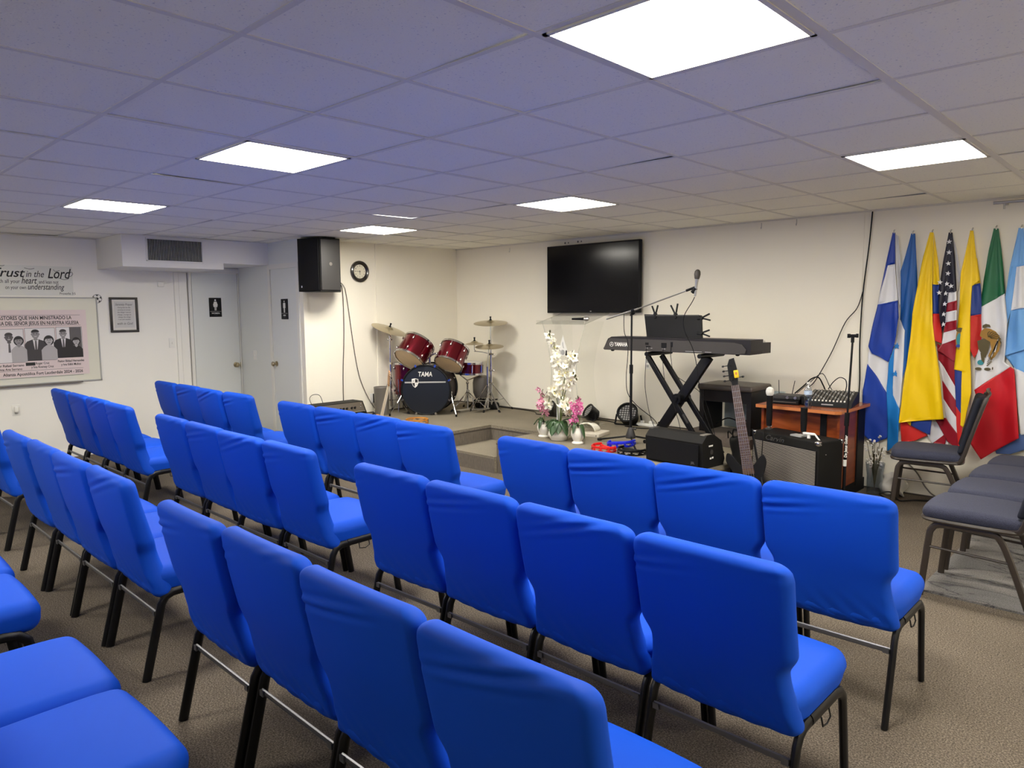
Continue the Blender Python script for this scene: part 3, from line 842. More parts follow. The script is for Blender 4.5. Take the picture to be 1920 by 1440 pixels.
# poster
t = thing('poster', 'pink-tinted poster with three black and white couple portraits, on the whiteboard', 'poster', X=wall_left_X(-0.40, 1.256, XL + 0.016))
PW_, PH_ = 1.28, 0.70
MB().box((0, 0, 0), (PW_, PH_, 0.002)).build('sheet', M['pinkpaper'], t, smooth=False)
def py(px): return -0.549 + px * .00476 + 0.40
def pz(p): return 1.603 - (p - 581) * .00582 - 1.256
mb = MB()
for p in (590, 603 + 6, 682 + 7, 702):
    mb.box((-.0, pz(p), .0015), (PW_ - .12, .003, .001))
mb.build('rule_line', M['inkgrey'], t, smooth=False)
def tr(body, size, px0, px1, p, w_=.014):
    text(body, size, T(0, pz(p), .0018), M['ink'], parent=t, fit=(py(px0), py(px1)), weight=w_)
tr('PASTORES QUE HAN MINISTRADO LA', .054, -7, 136, 595)
tr('PALABRA DEL SE\u00d1OR JESUS EN NUESTRA IGLESIA', .054, -26, 150, 604.5)
tr('Pastor Rafael Serrano', .034, -20, 38, 679); tr('y hna Ana Serrano', .034, -12, 34, 685.5)
MB().box((py(50), pz(677.5), .0014), (.085, .034, .0008)).build('name_strip', M['ink'], t, smooth=False)
tr('Roger Cruz', .034, 60, 86, 677); tr('y hna Rosmay Cruz', .034, 51, 94, 683.5)
tr('Pastor Bildad Hernandez', .034, 103, 156, 675); tr('y hna Edith Mu\u00f1oz', .034, 109, 149, 681.5)
tr('Alianza Apost\u00f3lica Fort Lauderdale 2024 - 2026', .044, -2, 152, 695)
greys = [mat('print_grey_%d' % g, S((g, g - 4, g - 2)), 0.5) for g in (225, 178, 140, 92, 58, 30)]
def ell(cx, cy, a, b, n=20, a0=0, a1=2 * PI): return [(cx + a * math.cos(a0 + (a1 - a0) * i / n), cy + b * math.sin(a0 + (a1 - a0) * i / n)) for i in range(n)]
def bust(mb, cx, cy, s, suit, skin, hair, man, top, z=.0016):
    """head centre cx,cy, scale s (head half-width); drawn flat on the print"""
    bw = 2.9 if man else 2.2
    body = [(cx - bw * s, top), (cx - bw * s, cy - 3.0 * s), (cx - (bw - .7) * s, cy - 2.1 * s), (cx - .7 * s, cy - 1.5 * s), (cx + .7 * s, cy - 1.5 * s), (cx + (bw - .7) * s, cy - 2.1 * s), (cx + bw * s, cy - 3.0 * s), (cx + bw * s, top)]
    if not man: mb.prism(ell(cx, cy + .05 * s, 1.45 * s, 1.65 * s), z, z + .0002, hair)
    mb.prism(body, z + .0001, z + .0004, suit)
    mb.prism([(cx - .45 * s, cy - .8 * s), (cx + .45 * s, cy - .8 * s), (cx + .5 * s, cy - 1.75 * s), (cx, cy - 2.2 * s), (cx - .5 * s, cy - 1.75 * s)], z + .0003, z + .0006, skin)
    if man:
        mb.prism([(cx - .75 * s, cy - 1.5 * s), (cx, cy - 2.0 * s), (cx + .75 * s, cy - 1.5 * s), (cx + .35 * s, max(top, cy - 4.6 * s)), (cx - .35 * s, max(top, cy - 4.6 * s))], z + .0004, z + .0007, 0)
        mb.prism([(cx - .22 * s, cy - 1.95 * s), (cx + .22 * s, cy - 1.95 * s), (cx + .32 * s, max(top, cy - 4.6 * s)), (cx - .32 * s, max(top, cy - 4.6 * s))], z + .0006, z + .0009, 3)
    mb.prism(ell(cx, cy, 1.0 * s, 1.32 * s), z + .0006, z + .0010, skin)
    mb.prism(ell(cx, cy + .62 * s, 1.06 * s, .85 * s, 16, 0.05, PI - .05 + .4), z + .0009, z + .0012, hair)
    for q in (-1, 1):
        mb.prism(ell(cx + q * .38 * s, cy + .12 * s, .17 * s, .09 * s, 8), z + .0010, z + .0014, 5)
        mb.prism(ell(cx + q * .38 * s, cy + .36 * s, .24 * s, .05 * s, 8), z + .0010, z + .0014, 4)
        mb.prism(ell(cx + q * 1.02 * s, cy - .02 * s, .13 * s, .28 * s, 8), z + .0004, z + .0007, skin)
    mb.prism([(cx - .07 * s, cy + .05 * s), (cx + .07 * s, cy + .05 * s), (cx + .16 * s, cy - .32 * s), (cx - .16 * s, cy - .32 * s)], z + .0010, z + .0013, 2)
    mb.prism(ell(cx, cy - .62 * s, .40 * s, .14 * s, 10, PI, 2 * PI + .6), z + .0010, z + .0015, 0 if man else 4)
def photo(px0, px1, p0, p1, fn, label):
    x0, x1, z0, z1 = py(px0), py(px1), pz(p1), pz(p0)
    mb = MB(); mb.box(((x0 + x1) / 2, (z0 + z1) / 2, .0012), (x1 - x0, z1 - z0, .0008), 4); mb.box(((x0 + x1) / 2, (z0 + z1) / 2, .0014), (x1 - x0 - .006, z1 - z0 - .006, .0008), 0)
    fn(mb, x0, x1, z0, z1)
    mb.build('portrait_print', greys, t, smooth=False, label=label)
def f1(mb, x0, x1, z0, z1):
    bust(mb, x0 + .052 + .06, z1 - .085, .034, 0, 3, 4, True, z0 + .003); bust(mb, x1 - .048, z1 - .125, .031, 1, 2, 5, False, z0 + .003, .0034)
def f2(mb, x0, x1, z0, z1):
    bust(mb, x0 + .095, z1 - .065, .035, 4, 2, 5, True, z0 + .003); bust(mb, x1 - .062, z1 - .135, .033, 1, 1, 5, False, z0 + .003, .0034)
def f3(mb, x0, x1, z0, z1):
    mb.box(((x0 + x1) / 2 + .06, (z0 + z1) / 2, .0017), ((x1 - x0) / 2 - .01, z1 - z0 - .008, .0004), 3)
    bust(mb, x0 + .065, z1 - .07, .032, 5, 2, 4, True, z0 + .003); bust(mb, x1 - .062, z1 - .16, .028, 5, 1, 5, False, z0 + .003, .0034)
photo(-10, 41, 614, 674, f1, 'portrait of a man in a patterned tie beside a woman in a spotted blouse')
photo(43, 101, 613, 672, f2, 'portrait of a smiling man in a dark shirt and tie beside a woman')
photo(103, 155, 612, 669, f3, 'portrait of a man in a dark suit beside a woman in black')
# football decal
t = thing('football_decal', 'small black and white football decal at the corner of the whiteboard', 'wall decal', X=wall_left_X(.367, 1.727, XL))
mb = MB(); mb.prism(ell(0, 0, .049, .049, 28), 0, .003, 1); mb.prism(ell(0, 0, .045, .045, 28), .001, .0034, 0); mb.prism(ell(0, 0, .016, .016, 5, PI / 2, 2.5 * PI), .001, .004, 1)
for q in range(5):
    a = PI / 2 + q * 2 * PI / 5
    mb.prism([(.045 * math.cos(a - .33), .045 * math.sin(a - .33)), (.045 * math.cos(a + .33), .045 * math.sin(a + .33)), (.031 * math.cos(a + .2), .031 * math.sin(a + .2)), (.031 * math.cos(a - .2), .031 * math.sin(a - .2))], .001, .004, 1)
    mb.tube([V((.016 * math.cos(a), .016 * math.sin(a), .0038)), V((.032 * math.cos(a), .032 * math.sin(a), .0038))], .0012, 1, seg=5)
mb.build('decal', [M['white'], M['ink']], t, smooth=False)
# framed prayer
t = thing('picture_frame', 'dark framed prayer print between the football decal and the women door', 'picture frame', X=wall_left_X(.632, 1.547, XL))
FW, FH = .298, .395
mb = MB()
for (x, y, a, b) in ((0, FH / 2 - .0125, FW, .025), (0, -FH / 2 + .0125, FW, .025), (-FW / 2 + .0125, 0, .025, FH - .05), (FW / 2 - .0125, 0, .025, FH - .05)): mb.box((x, y, .012), (a, b, .024), b=.004)
mb.build('frame', mat('frame_dark_wood', (.018, .014, .012), .4), t)
MB().box((0, 0, .006), (FW - .04, FH - .04, .006)).build('mat_board', M['paper'], t, smooth=False)
mb = MB().box((.005, .002, .0115), (.205, .295, .004)); mb.build('print', mat('print_paper', S((206, 204, 202)), .6), t, smooth=False)
text('Serenity Prayer', .034, T(.0, .115, .0142), M['inkgrey'], parent=t, shear=.3, sx=.85)
for q, s in enumerate(('God grant me the', 'serenity to accept', 'the things I cannot', 'change, courage to', 'change the things', 'I can and wisdom')):
    text(s, .022, T(.0, .082 - q * .027, .0142), M['inkgrey'], parent=t, shear=.2, sx=.85)
text('with in God', .040, T(.0, -.100, .0142), M['inkgrey'], parent=t, shear=.3, sx=.85)
# plates
def plate(name, label, X, cat, kind):
    t = thing(name, label, cat, X=X)
    MB().rbox((0, 0, .003), (.072, .115, .006), .0028, k=2).build('cover_plate', M['white'], t)
    if kind == 'switch':
        MB().box((0, 0, .009), (.010, .024, .010)).build('toggle', M['white'], t, smooth=False)
    else:
        mb = MB()
        for s in (-1, 1): mb.box((0, s * .024, .0065), (.030, .028, .002))
        mb.build('socket', M['lightgrey'], t, smooth=False)
        if kind == 'plug':
            MB().rbox((0, .012, .022), (.040, .060, .032), .012, k=3).build('plug_in_freshener', M['white'], t)
            MB().ball((0, -.022, .022), .014, seg=10).build('freshener_bulb', M['steel'], t)
    return t
plate('wall_outlet', 'white outlet with plug-in air freshener low on the left wall', wall_left_X(-.467, .567, XL), 'outlet', 'plug')
plate('light_switch', 'white light switch left of the women door', wall_left_X(1.147, 1.207, XL + .0), 'light switch', 'switch')
plate('light_switch', 'white light switch on the recess wall left of the men door', wall_front_X(-7.026, 1.03, YM), 'light switch', 'switch')
plate('wall_outlet', 'white outlet on the front wall behind the keyboard stand', wall_front_X(-2.80, .98, YW), 'outlet', 'out')
t = thing('sensor_box', 'small white sensor box high in the recess left of the women door', 'sensor', X=wall_left_X(1.05, 1.90, XL))
MB().rbox((0, 0, .015), (.07, .06, .03), .008, k=2).build('housing', M['white'], t); MB().tube([V((.03, 0, .01)), V((.16, .03, .01)), V((.17, -.12, .01))], .003, seg=5).build('wire', M['white'], t)

# ---- wall clock
t = thing('wall_clock', 'round wall clock with a dark rim beside the black speaker', 'clock', X=wall_left_X(2.764, 2.038, XD))
R = .128
MB().lathe([(R - .002, 0), (R, .010), (R - .004, .028), (R - .018, .036), (R - .034, .030), (R - .042, .018), (R - .046, .014)], seg=48, cap1=False).build('rim', mat('clock_rim', (.012, .008, .006), .3, coat=.6), t)
MB().lathe([(R - .044, .008), (R - .044, .014)], seg=48).build('dial', mat('clock_dial', S((226, 220, 200)), .5), t)
for q in range(12):
    a = PI / 2 - (q + 1) * PI / 6
    text(str(q + 1), .020, T(math.cos(a) * .066, math.sin(a) * .066, .0145), M['ink'], name='numeral', parent=t, weight=.01)
def hand(name, L, w_, ang):
    MB(X=RZ(ang)).prism([(-w_, -.012), (w_, -.012), (w_ * .5, L), (-w_ * .5, L)], .0155, .0170).build(name, M['ink'], t, smooth=False)
hand('hour_hand', .042, .0035, math.radians(-178)); hand('minute_hand', .062, .0025, math.radians(88))
MB().lathe([(.005, .014), (.005, .019)], seg=12).build('hub', M['ink'], t)

# ---- black wall speaker (hung at the corner, angled to the room)
sx_, sy_ = -5.62, 2.16
t = thing('wall_speaker', 'large black loudspeaker hung from the ceiling beside the clock', 'speaker', (sx_, sy_, 1.785), math.radians(0))
# plan outline: trapezoid cabinet, front face toward the chairs (-Y and +X)
SHt = .575
pl_ = [(-.13, -.235), (.13, -.18), (.235, .02), (.19, .24), (-.17, .255), (-.20, .10)]
mb = MB()
pol = [(-.13, -.26), (.17, -.17), (.17, .085), (-.08, .24), (-.22, -.11)]
mb.prism(pol, 0, SHt); mb.build('cabinet', M['blackmatte'], t, smooth=False)
mb = MB(); a = V((-.13, -.26, 0)); b = V((.17, -.17, 0)); d_ = (b - a).normalized(); n_ = V((d_.y, -d_.x, 0))
Xg = Matrix(((d_.x, 0, n_.x, (a.x + b.x) / 2), (d_.y, 0, n_.y, (a.y + b.y) / 2), (0, 1, 0, SHt / 2), (0, 0, 0, 1)))
MB(X=Xg).box((0, 0, .006), (.29, SHt - .03, .012), b=.004).build('grille', M['black'], t)
MB(X=Xg).box((-.10, -.235, .013), (.012, .022, .002)).build('badge', M['white'], t, smooth=False)
Xs = Matrix(((0, 0, 1, .17), (1, 0, 0, -.042), (0, 1, 0, SHt / 2), (0, 0, 0, 1)))
MB(X=Xs).rbox((0, 0, .004), (.235, SHt - .03, .010), .004, k=2).build('side_panel', M['darkgrey'], t)
MB(X=Xs).lathe([(.019, .008), (.019, .012), (.012, .013)], seg=20, X=T(.0, .01, 0)).build('emblem', M['grey'], t)
MB().box((-.02, .02, SHt + .008), (.22, .12, .03)).box((-.19, .06, .30), (.06, .10, .12)).build('bracket', M['black'], t, smooth=False)
cord('speaker_cable', 'thin dark cable hanging straight down from the black wall speaker', [(-5.84, 2.47, 1.90), (-5.835, 2.515, 1.80), (-5.838, 2.520, 1.34), (-5.838, 2.49, .84), (-5.838, 2.482, .45)], .0045, mat('brown_cable', (.05, .035, .025), .6))
cord('speaker_cable', 'second cable slanting from the wall speaker down to the stage floor', [(-5.835, 2.475, 1.91), (-5.83, 2.53, 1.86), (-5.835, 2.572, 1.715), (-5.838, 2.679, .951), (-5.838, 2.78, .62), (-5.838, 2.946, .354), (-5.80, 3.05, .328)], .004, bpy.data.materials['brown_cable'])
t = thing('power_adapter', 'small black adapter plugged in low on the drum wall', 'adapter', X=wall_left_X(2.93, .50, XD))
MB().rbox((0, 0, .02), (.045, .11, .04), .006, k=2).build('housing', M['black'], t); MB().rbox((-.02, 0, .004), (.085, .12, .008), .003, k=2).build('cover_plate', M['white'], t)

# ---- television
t = thing('television', 'large black flat television mounted on the front wall', 'television', X=wall_front_X(-3.505, 1.915, 4.24))
TW, TH = 1.30, .775
MB().rbox((0, 0, -.018), (TW, TH, .045), .008, k=2).build('bezel', M['black'], t)
MB().box((0, .006, .0055), (TW - .034, TH - .045, .002)).build('screen', M['screen'], t, smooth=False)
MB().ball((0, -TH / 2 + .018, .006), .010, sz=(1.3, .6, .2)).build('logo_light', M['lightgrey'], t)
MB().box((0, .02, -.055), (.40, .30, .05)).box((.0, 0, -.078), (.5, .06, .012)).build('wall_mount', M['black'], t, smooth=False)
for k_, (xx, zz) in enumerate(((-4.84, 2.33), (-1.567, 2.35), (-1.235, 2.355))):
    t = thing('wall_hook', ['small metal hook high on the front wall, left of the television', 'small metal hook high on the front wall, first one right of the television', 'small metal hook high on the front wall, nearer the long cable'][k_], 'hook', X=wall_front_X(xx, zz - .02, YW))
    MB().tube([V((0, .03, .006)), V((0, -.01, .006)), V((0, -.025, .014)), V((0, -.01, .02))], .003, seg=6).build('hook_wire', M['steel'], t)
t = thing('screw_row', 'row of small anchor holes above the television', 'wall anchors', X=wall_front_X(-3.78, 2.338, YW))
MB().ball((-.17, 0, .002), .012, sz=(1, 1, .3)).ball((-.12, 0, .002), .009, sz=(1, 1, .3)).ball((.02, .003, .002), .012, sz=(1, 1, .3)).ball((.07, .003, .002), .009, sz=(1, 1, .3)).build('anchor', M['grey'], t)
# curtain rod at the right
t = thing('curtain_rod', 'short steel rod bracket at the top right of the front wall', 'curtain rod', (0.30, 4.22, 2.337))
MB().tube([V((-.01, 0, 0)), V((.6, 0, .0))], .011, seg=10).build('rod', M['steel'], t)
MB().box((.06, .05, -.004), (.02, .11, .018)).tube([V((.06, 0, -.012)), V((.06, 0, -.05))], .006).build('bracket', M['steel'], t)
# long cable on the wall
cord('wall_cable', 'long dark cable hanging from the ceiling down the wall left of the flags', [(-.59, 4.312, 2.37), (-.605, 4.312, 2.1), (-.639, 4.312, 1.686), (-.648, 4.312, 1.274), (-.635, 4.31, .95), (-.632, 4.29, .79)], .0055)
cord('wall_cable', 'cable branching from the long one and slanting left to the mixer', [(-.639, 4.306, 1.70), (-.68, 4.306, 1.56), (-.774, 4.305, 1.434), (-.88, 4.305, 1.17), (-1.0, 4.28, .92), (-1.03, 4.20, .86)], .004)

# ================================================================ FLAGS
FLAGS = {
 'A': ((-0.408, 2.191), [
   ('royal', 0, [(-0.419, 2.18), (-0.4, 2.178), (-0.386, 1.919), (-0.439, 1.912), (-0.456, 1.819), (-0.493, 1.659), (-0.472, 1.85)]),
   ('white', 0, [(-0.439, 1.912), (-0.386, 1.919), (-0.345, 1.621), (-0.497, 1.589), (-0.493, 1.659), (-0.456, 1.819)]),
   ('white', -1, [(-0.405, 2.171), (-0.379, 2.147), (-0.357, 1.965), (-0.326, 1.693), (-0.337, 1.572), (-0.348, 1.633), (-0.386, 1.922)]),
   ('royal', 0, [(-0.497, 1.589), (-0.345, 1.621), (-0.33, 1.481), (-0.343, 1.328), (-0.365, 1.236), (-0.401, 1.107), (-0.524, 1.176), (-0.556, 1.238)]),
   ('white', -1, [(-0.556, 1.238), (-0.524, 1.176), (-0.398, 1.107), (-0.402, 1.048), (-0.365, 0.77), (-0.557, 1.072)]),
   ('royal', -1, [(-0.557, 1.088), (-0.365, 0.777), (-0.372, 0.659), (-0.378, 0.469), (-0.5, 0.399), (-0.578, 0.478), (-0.589, 0.863)]),
 ]),
 'B': ((-0.267, 2.171), [
   ('azure', 0, [(-0.279, 2.161), (-0.249, 2.159), (-0.228, 1.914), (-0.21, 1.691), (-0.234, 1.361), (-0.25, 1.117), (-0.279, 0.978), (-0.276, 1.375), (-0.328, 1.466), (-0.338, 1.859), (-0.31, 1.993)]),
   ('white', 0, [(-0.33, 1.466), (-0.276, 1.375), (-0.278, 0.978), (-0.292, 0.726), (-0.357, 0.83), (-0.364, 0.887), (-0.361, 1.236), (-0.343, 1.328)]),
   ('azure2', 0, [(-0.361, 1.243), (-0.364, 0.895), (-0.357, 0.83), (-0.292, 0.726), (-0.291, 0.448), (-0.332, 0.396), (-0.38, 0.35), (-0.407, 0.892), (-0.398, 1.103)]),
 ]),
 'C': ((-0.125, 2.168), [
   ('yellow', 1, [(-0.138, 2.158), (-0.112, 2.156), (-0.096, 1.732), (-0.076, 1.452), (-0.003, 0.994), (0.04, 0.673), (-0.287, 0.611), (-0.26, 1.01), (-0.234, 1.3), (-0.227, 1.511), (-0.177, 1.97)]),
   ('yellow', 0, [(-0.114, 2.149), (-0.068, 1.892), (-0.053, 1.743), (-0.098, 1.744)]),
   ('cobalt', 0, [(-0.098, 1.744), (-0.053, 1.743), (-0.032, 1.511), (-0.084, 1.511)]),
   ('red', 0, [(-0.084, 1.511), (-0.032, 1.511), (-0.012, 1.273), (-0.072, 1.304)]),
   ('yellow', 0, [(-0.287, 0.667), (-0.189, 0.677), (-0.213, 0.585)]),
   ('cobalt', 0, [(-0.21, 0.675), (-0.052, 0.69), (-0.063, 0.528), (-0.115, 0.546), (-0.21, 0.59)]),
   ('red', -1, [(-0.289, 0.652), (-0.196, 0.661), (-0.116, 0.554), (-0.087, 0.516), (-0.18, 0.462), (-0.276, 0.434)]),
 ]),
 'D': ((0.003, 2.158), [
   ('navy', 0, [(-0.011, 2.148), (0.015, 2.146), (0.042, 1.944), (0.071, 1.681), (0.012, 1.674), (-0.001, 1.452), (-0.016, 1.357), (-0.041, 1.54), (-0.057, 1.687), (-0.035, 1.948)]),
   ('white', -1, [(0.012, 2.132), (0.048, 2.015), (0.087, 1.813), (0.079, 1.756), (0.07, 1.678), (0.04, 1.944)]),
   ('white', 0, [(0.012, 1.677), (0.071, 1.687), (0.078, 1.615), (0.008, 1.595)]),
   ('crimson', 0, [(0.008, 1.595), (0.078, 1.615), (0.085, 1.54), (0.002, 1.523)]),
   ('white', 0, [(0.002, 1.523), (0.085, 1.54), (0.088, 1.462), (-0.0, 1.441)]),
   ('crimson', 0, [(-0.0, 1.441), (0.088, 1.462), (0.091, 1.389), (-0.007, 1.361)]),
   ('white', 0, [(-0.007, 1.361), (0.091, 1.389), (0.091, 1.313), (-0.015, 1.267)]),
   ('crimson', 0, [(-0.015, 1.267), (0.091, 1.313), (0.089, 1.129), (-0.037, 1.216)]),
   ('crimson', -1, [(-0.042, 1.275), (0.087, 1.129), (0.099, 0.986), (0.102, 0.927), (-0.033, 1.142)]),
   ('white', -1, [(-0.033, 1.142), (0.102, 0.927), (0.106, 0.827), (-0.004, 0.976)]),
   ('crimson', -1, [(-0.004, 0.976), (0.106, 0.827), (0.119, 0.692), (0.016, 0.828)]),
   ('white', -1, [(0.016, 0.828), (0.119, 0.692), (0.135, 0.56), (0.043, 0.677)]),
   ('crimson', -1, [(-0.047, 0.668), (0.043, 0.677), (0.135, 0.56), (0.143, 0.434), (0.06, 0.491)]),
   ('white', -2, [(-0.066, 0.643), (0.002, 0.62), (0.067, 0.492), (0.063, 0.446), (-0.057, 0.461), (-0.087, 0.519)]),
   ('crimson', -1.5, [(0.051, 0.557), (0.043, 0.451), (-0.05, 0.455)]),
 ]),
 'E': ((0.15, 2.16), [
   ('yellow', 1, [(0.14, 2.15), (0.161, 2.148), (0.219, 1.765), (0.178, 1.724), (0.18, 1.482), (0.193, 1.18), (0.214, 0.891), (0.176, 0.621), (0.156, 0.636), (0.144, 1.149), (0.088, 1.073), (0.091, 1.249), (0.093, 1.482), (0.098, 1.827)]),
   ('cobalt', 0, [(0.166, 1.725), (0.223, 1.748), (0.248, 1.508), (0.172, 1.493)]),
   ('red', 0, [(0.172, 1.493), (0.248, 1.508), (0.264, 1.269), (0.215, 1.169), (0.182, 1.238)]),
   ('yellow', 0, [(0.167, 1.937), (0.194, 1.936), (0.225, 1.746), (0.168, 1.722)]),
   ('cobalt', 0, [(0.088, 1.073), (0.151, 1.126), (0.166, 0.696), (0.114, 0.78)]),
   ('red', 0, [(0.114, 0.78), (0.166, 0.704), (0.166, 0.489), (0.147, 0.434), (0.125, 0.633)]),
 ]),
 'F': ((0.306, 2.164), [
   ('green', 0, [(0.289, 2.154), (0.32, 2.152), (0.347, 1.996), (0.389, 1.663), (0.245, 1.564), (0.237, 1.652), (0.243, 1.765), (0.27, 2.015)]),
   ('white', 0, [(0.245, 1.564), (0.389, 1.663), (0.419, 1.455), (0.418, 1.259), (0.412, 1.144), (0.458, 1.113), (0.313, 0.992), (0.228, 0.918), (0.225, 1.153), (0.244, 1.254), (0.26, 1.311)]),
   ('red2', 0, [(0.228, 0.918), (0.313, 0.992), (0.458, 1.113), (0.482, 1.094), (0.539, 0.578), (0.383, 0.45), (0.301, 0.377), (0.226, 0.496), (0.267, 0.808)]),
 ]),
 'G': ((0.465, 2.157), [
   ('sky', 0, [(0.446, 2.146), (0.477, 2.143), (0.512, 1.871), (0.45, 1.86), (0.433, 1.535), (0.403, 1.371), (0.407, 1.195), (0.408, 1.454), (0.395, 1.635), (0.41, 1.855)]),
   ('white', 0, [(0.45, 1.86), (0.512, 1.871), (0.551, 1.558), (0.433, 1.535)]),
   ('sky', 0, [(0.433, 1.535), (0.551, 1.558), (0.601, 1.264), (0.512, 1.234), (0.407, 1.191), (0.418, 1.371)]),
   ('sky', -1, [(0.407, 1.195), (0.595, 1.271), (0.624, 1.046), (0.543, 1.069), (0.473, 1.1)]),
   ('white', -1, [(0.475, 1.107), (0.543, 1.072), (0.626, 1.046), (0.658, 0.633), (0.548, 0.6), (0.517, 0.815)]),
   ('slate', -2, [(0.361, 0.513), (0.546, 0.607), (0.647, 0.632), (0.642, 0.52), (0.485, 0.44), (0.39, 0.427)]),
 ]),
}
USSTARS = [(0.0, 2.075), (0.003, 1.992), (0.002, 1.906), (0.003, 1.828), (-0.002, 1.747), (0.032, 1.728), (-0.005, 1.671), (-0.007, 1.588), (-0.01, 1.507), (-0.009, 1.427), (-0.046, 1.76), (-0.045, 1.677)]
HNSTARS = [(-0.34, 1.013), (-0.34, 1.244)]

FN = {'A': ('blue, white and blue flag nearest the desk, first from the left', 'Central American'),
      'B': ('light blue and white flag with blue stars, second from the left', ''),
      'C': ('mostly yellow flag with blue and red at its folds, third from the left', ''),
      'D': ('stars and stripes flag with a dark canton, fourth from the left', ''),
      'E': ('yellow flag with blue and red panels and a round crest, fifth from the left', ''),
      'F': ('green, white and red flag with an eagle emblem, sixth from the left', ''),
      'G': ('sky blue and white flag cut by the right edge of the photo', '')}
def slice_poly(poly, z):
    xs = []
    n = len(poly)
    for i in range(n):
        (xa, za), (xb, zb) = poly[i], poly[(i + 1) % n]
        if (za <= z < zb) or (zb <= z < za): xs.append(xa + (xb - xa) * (z - za) / (zb - za))
    return (min(xs), max(xs)) if len(xs) >= 2 else None
def make_flag(key):
    (hx, hz), regs = FLAGS[key]
    t = thing('hanging_flag', FN[key][0], 'flag', (hx, 4.25, hz), group='flags hanging on the front wall')
    rr = random.Random(ord(key))
    K1, K2, p1, p2 = rr.uniform(26, 34), rr.uniform(52, 66), rr.uniform(0, 6), rr.uniform(0, 6)
    def depth(x, z, layer):
        r_ = max(0.02, hz - z); th = math.atan2(x - hx, r_)
        a = 0.5 + 0.5 * math.sin(th * K1 + p1 + 0.5 * math.sin(z * 4 + p2))
        b = 0.5 + 0.5 * math.sin(th * K2 + p2)
        amp = min(1.0, r_ / 0.7)
        return 0.010 + amp * (0.040 * a ** 1.5 + 0.016 * b) + 0.004 * math.sin(z * 17 + x * 30) * amp + layer * 0.022
    for k_, (mname, layer, poly) in enumerate(regs):
        zs = [p[1] for p in poly]; z0, z1 = min(zs), max(zs)
        if z1 - z0 < .01: continue
        cuts = sorted(set([round(z0 + (z1 - z0) * i / max(3, int((z1 - z0) / .02)), 5) for i in range(max(3, int((z1 - z0) / .02)) + 1)] + [round(z, 5) for z in zs]))
        N = 10; vs = []; fs = []; rows = []
        for z in cuts:
            zz = min(max(z, z0 + 1e-5), z1 - 1e-5)
            s_ = slice_poly(poly, zz)
            if s_ is None: continue
            row = []
            for i in range(N + 1):
                x = s_[0] + (s_[1] - s_[0]) * i / N
                row.append(len(vs)); vs.append((x - hx, -depth(x, z, layer) - .0012 * k_ + .05, z - hz))
            rows.append(row)
        for a_, b_ in zip(rows, rows[1:]):
            for i in range(N): fs.append((a_[i], a_[i + 1], b_[i + 1], b_[i]))
        o = MB().add(vs, fs).build('cloth_band', M['f_' + mname], t, ang=180, label=mname.rstrip('2').replace('royal', 'royal blue').replace('azure', 'light blue').replace('sky', 'sky blue') + ' band')
        sm = o.modifiers.new('solid', 'SOLIDIFY'); sm.thickness = 0.0025; sm.offset = 0
    MB().tube([V((0, .07, .012)), V((0, .045, .012)), V((0, .035, .004)), V((0, .035, -.02))], .003, seg=6).ball((0, .035, .0), .006).build('wall_hook', M['steel'], t)
    return t, hx, hz, depth
def star(cx, cz, r, rot=0): return [((r if i % 2 == 0 else r * .4) * math.sin(rot + i * PI / 5) + cx, (r if i % 2 == 0 else r * .4) * math.cos(rot + i * PI / 5) + cz) for i in range(10)]
XF = Matrix(((1, 0, 0, 0), (0, 0, -1, 0), (0, 1, 0, 0), (0, 0, 0, 1)))
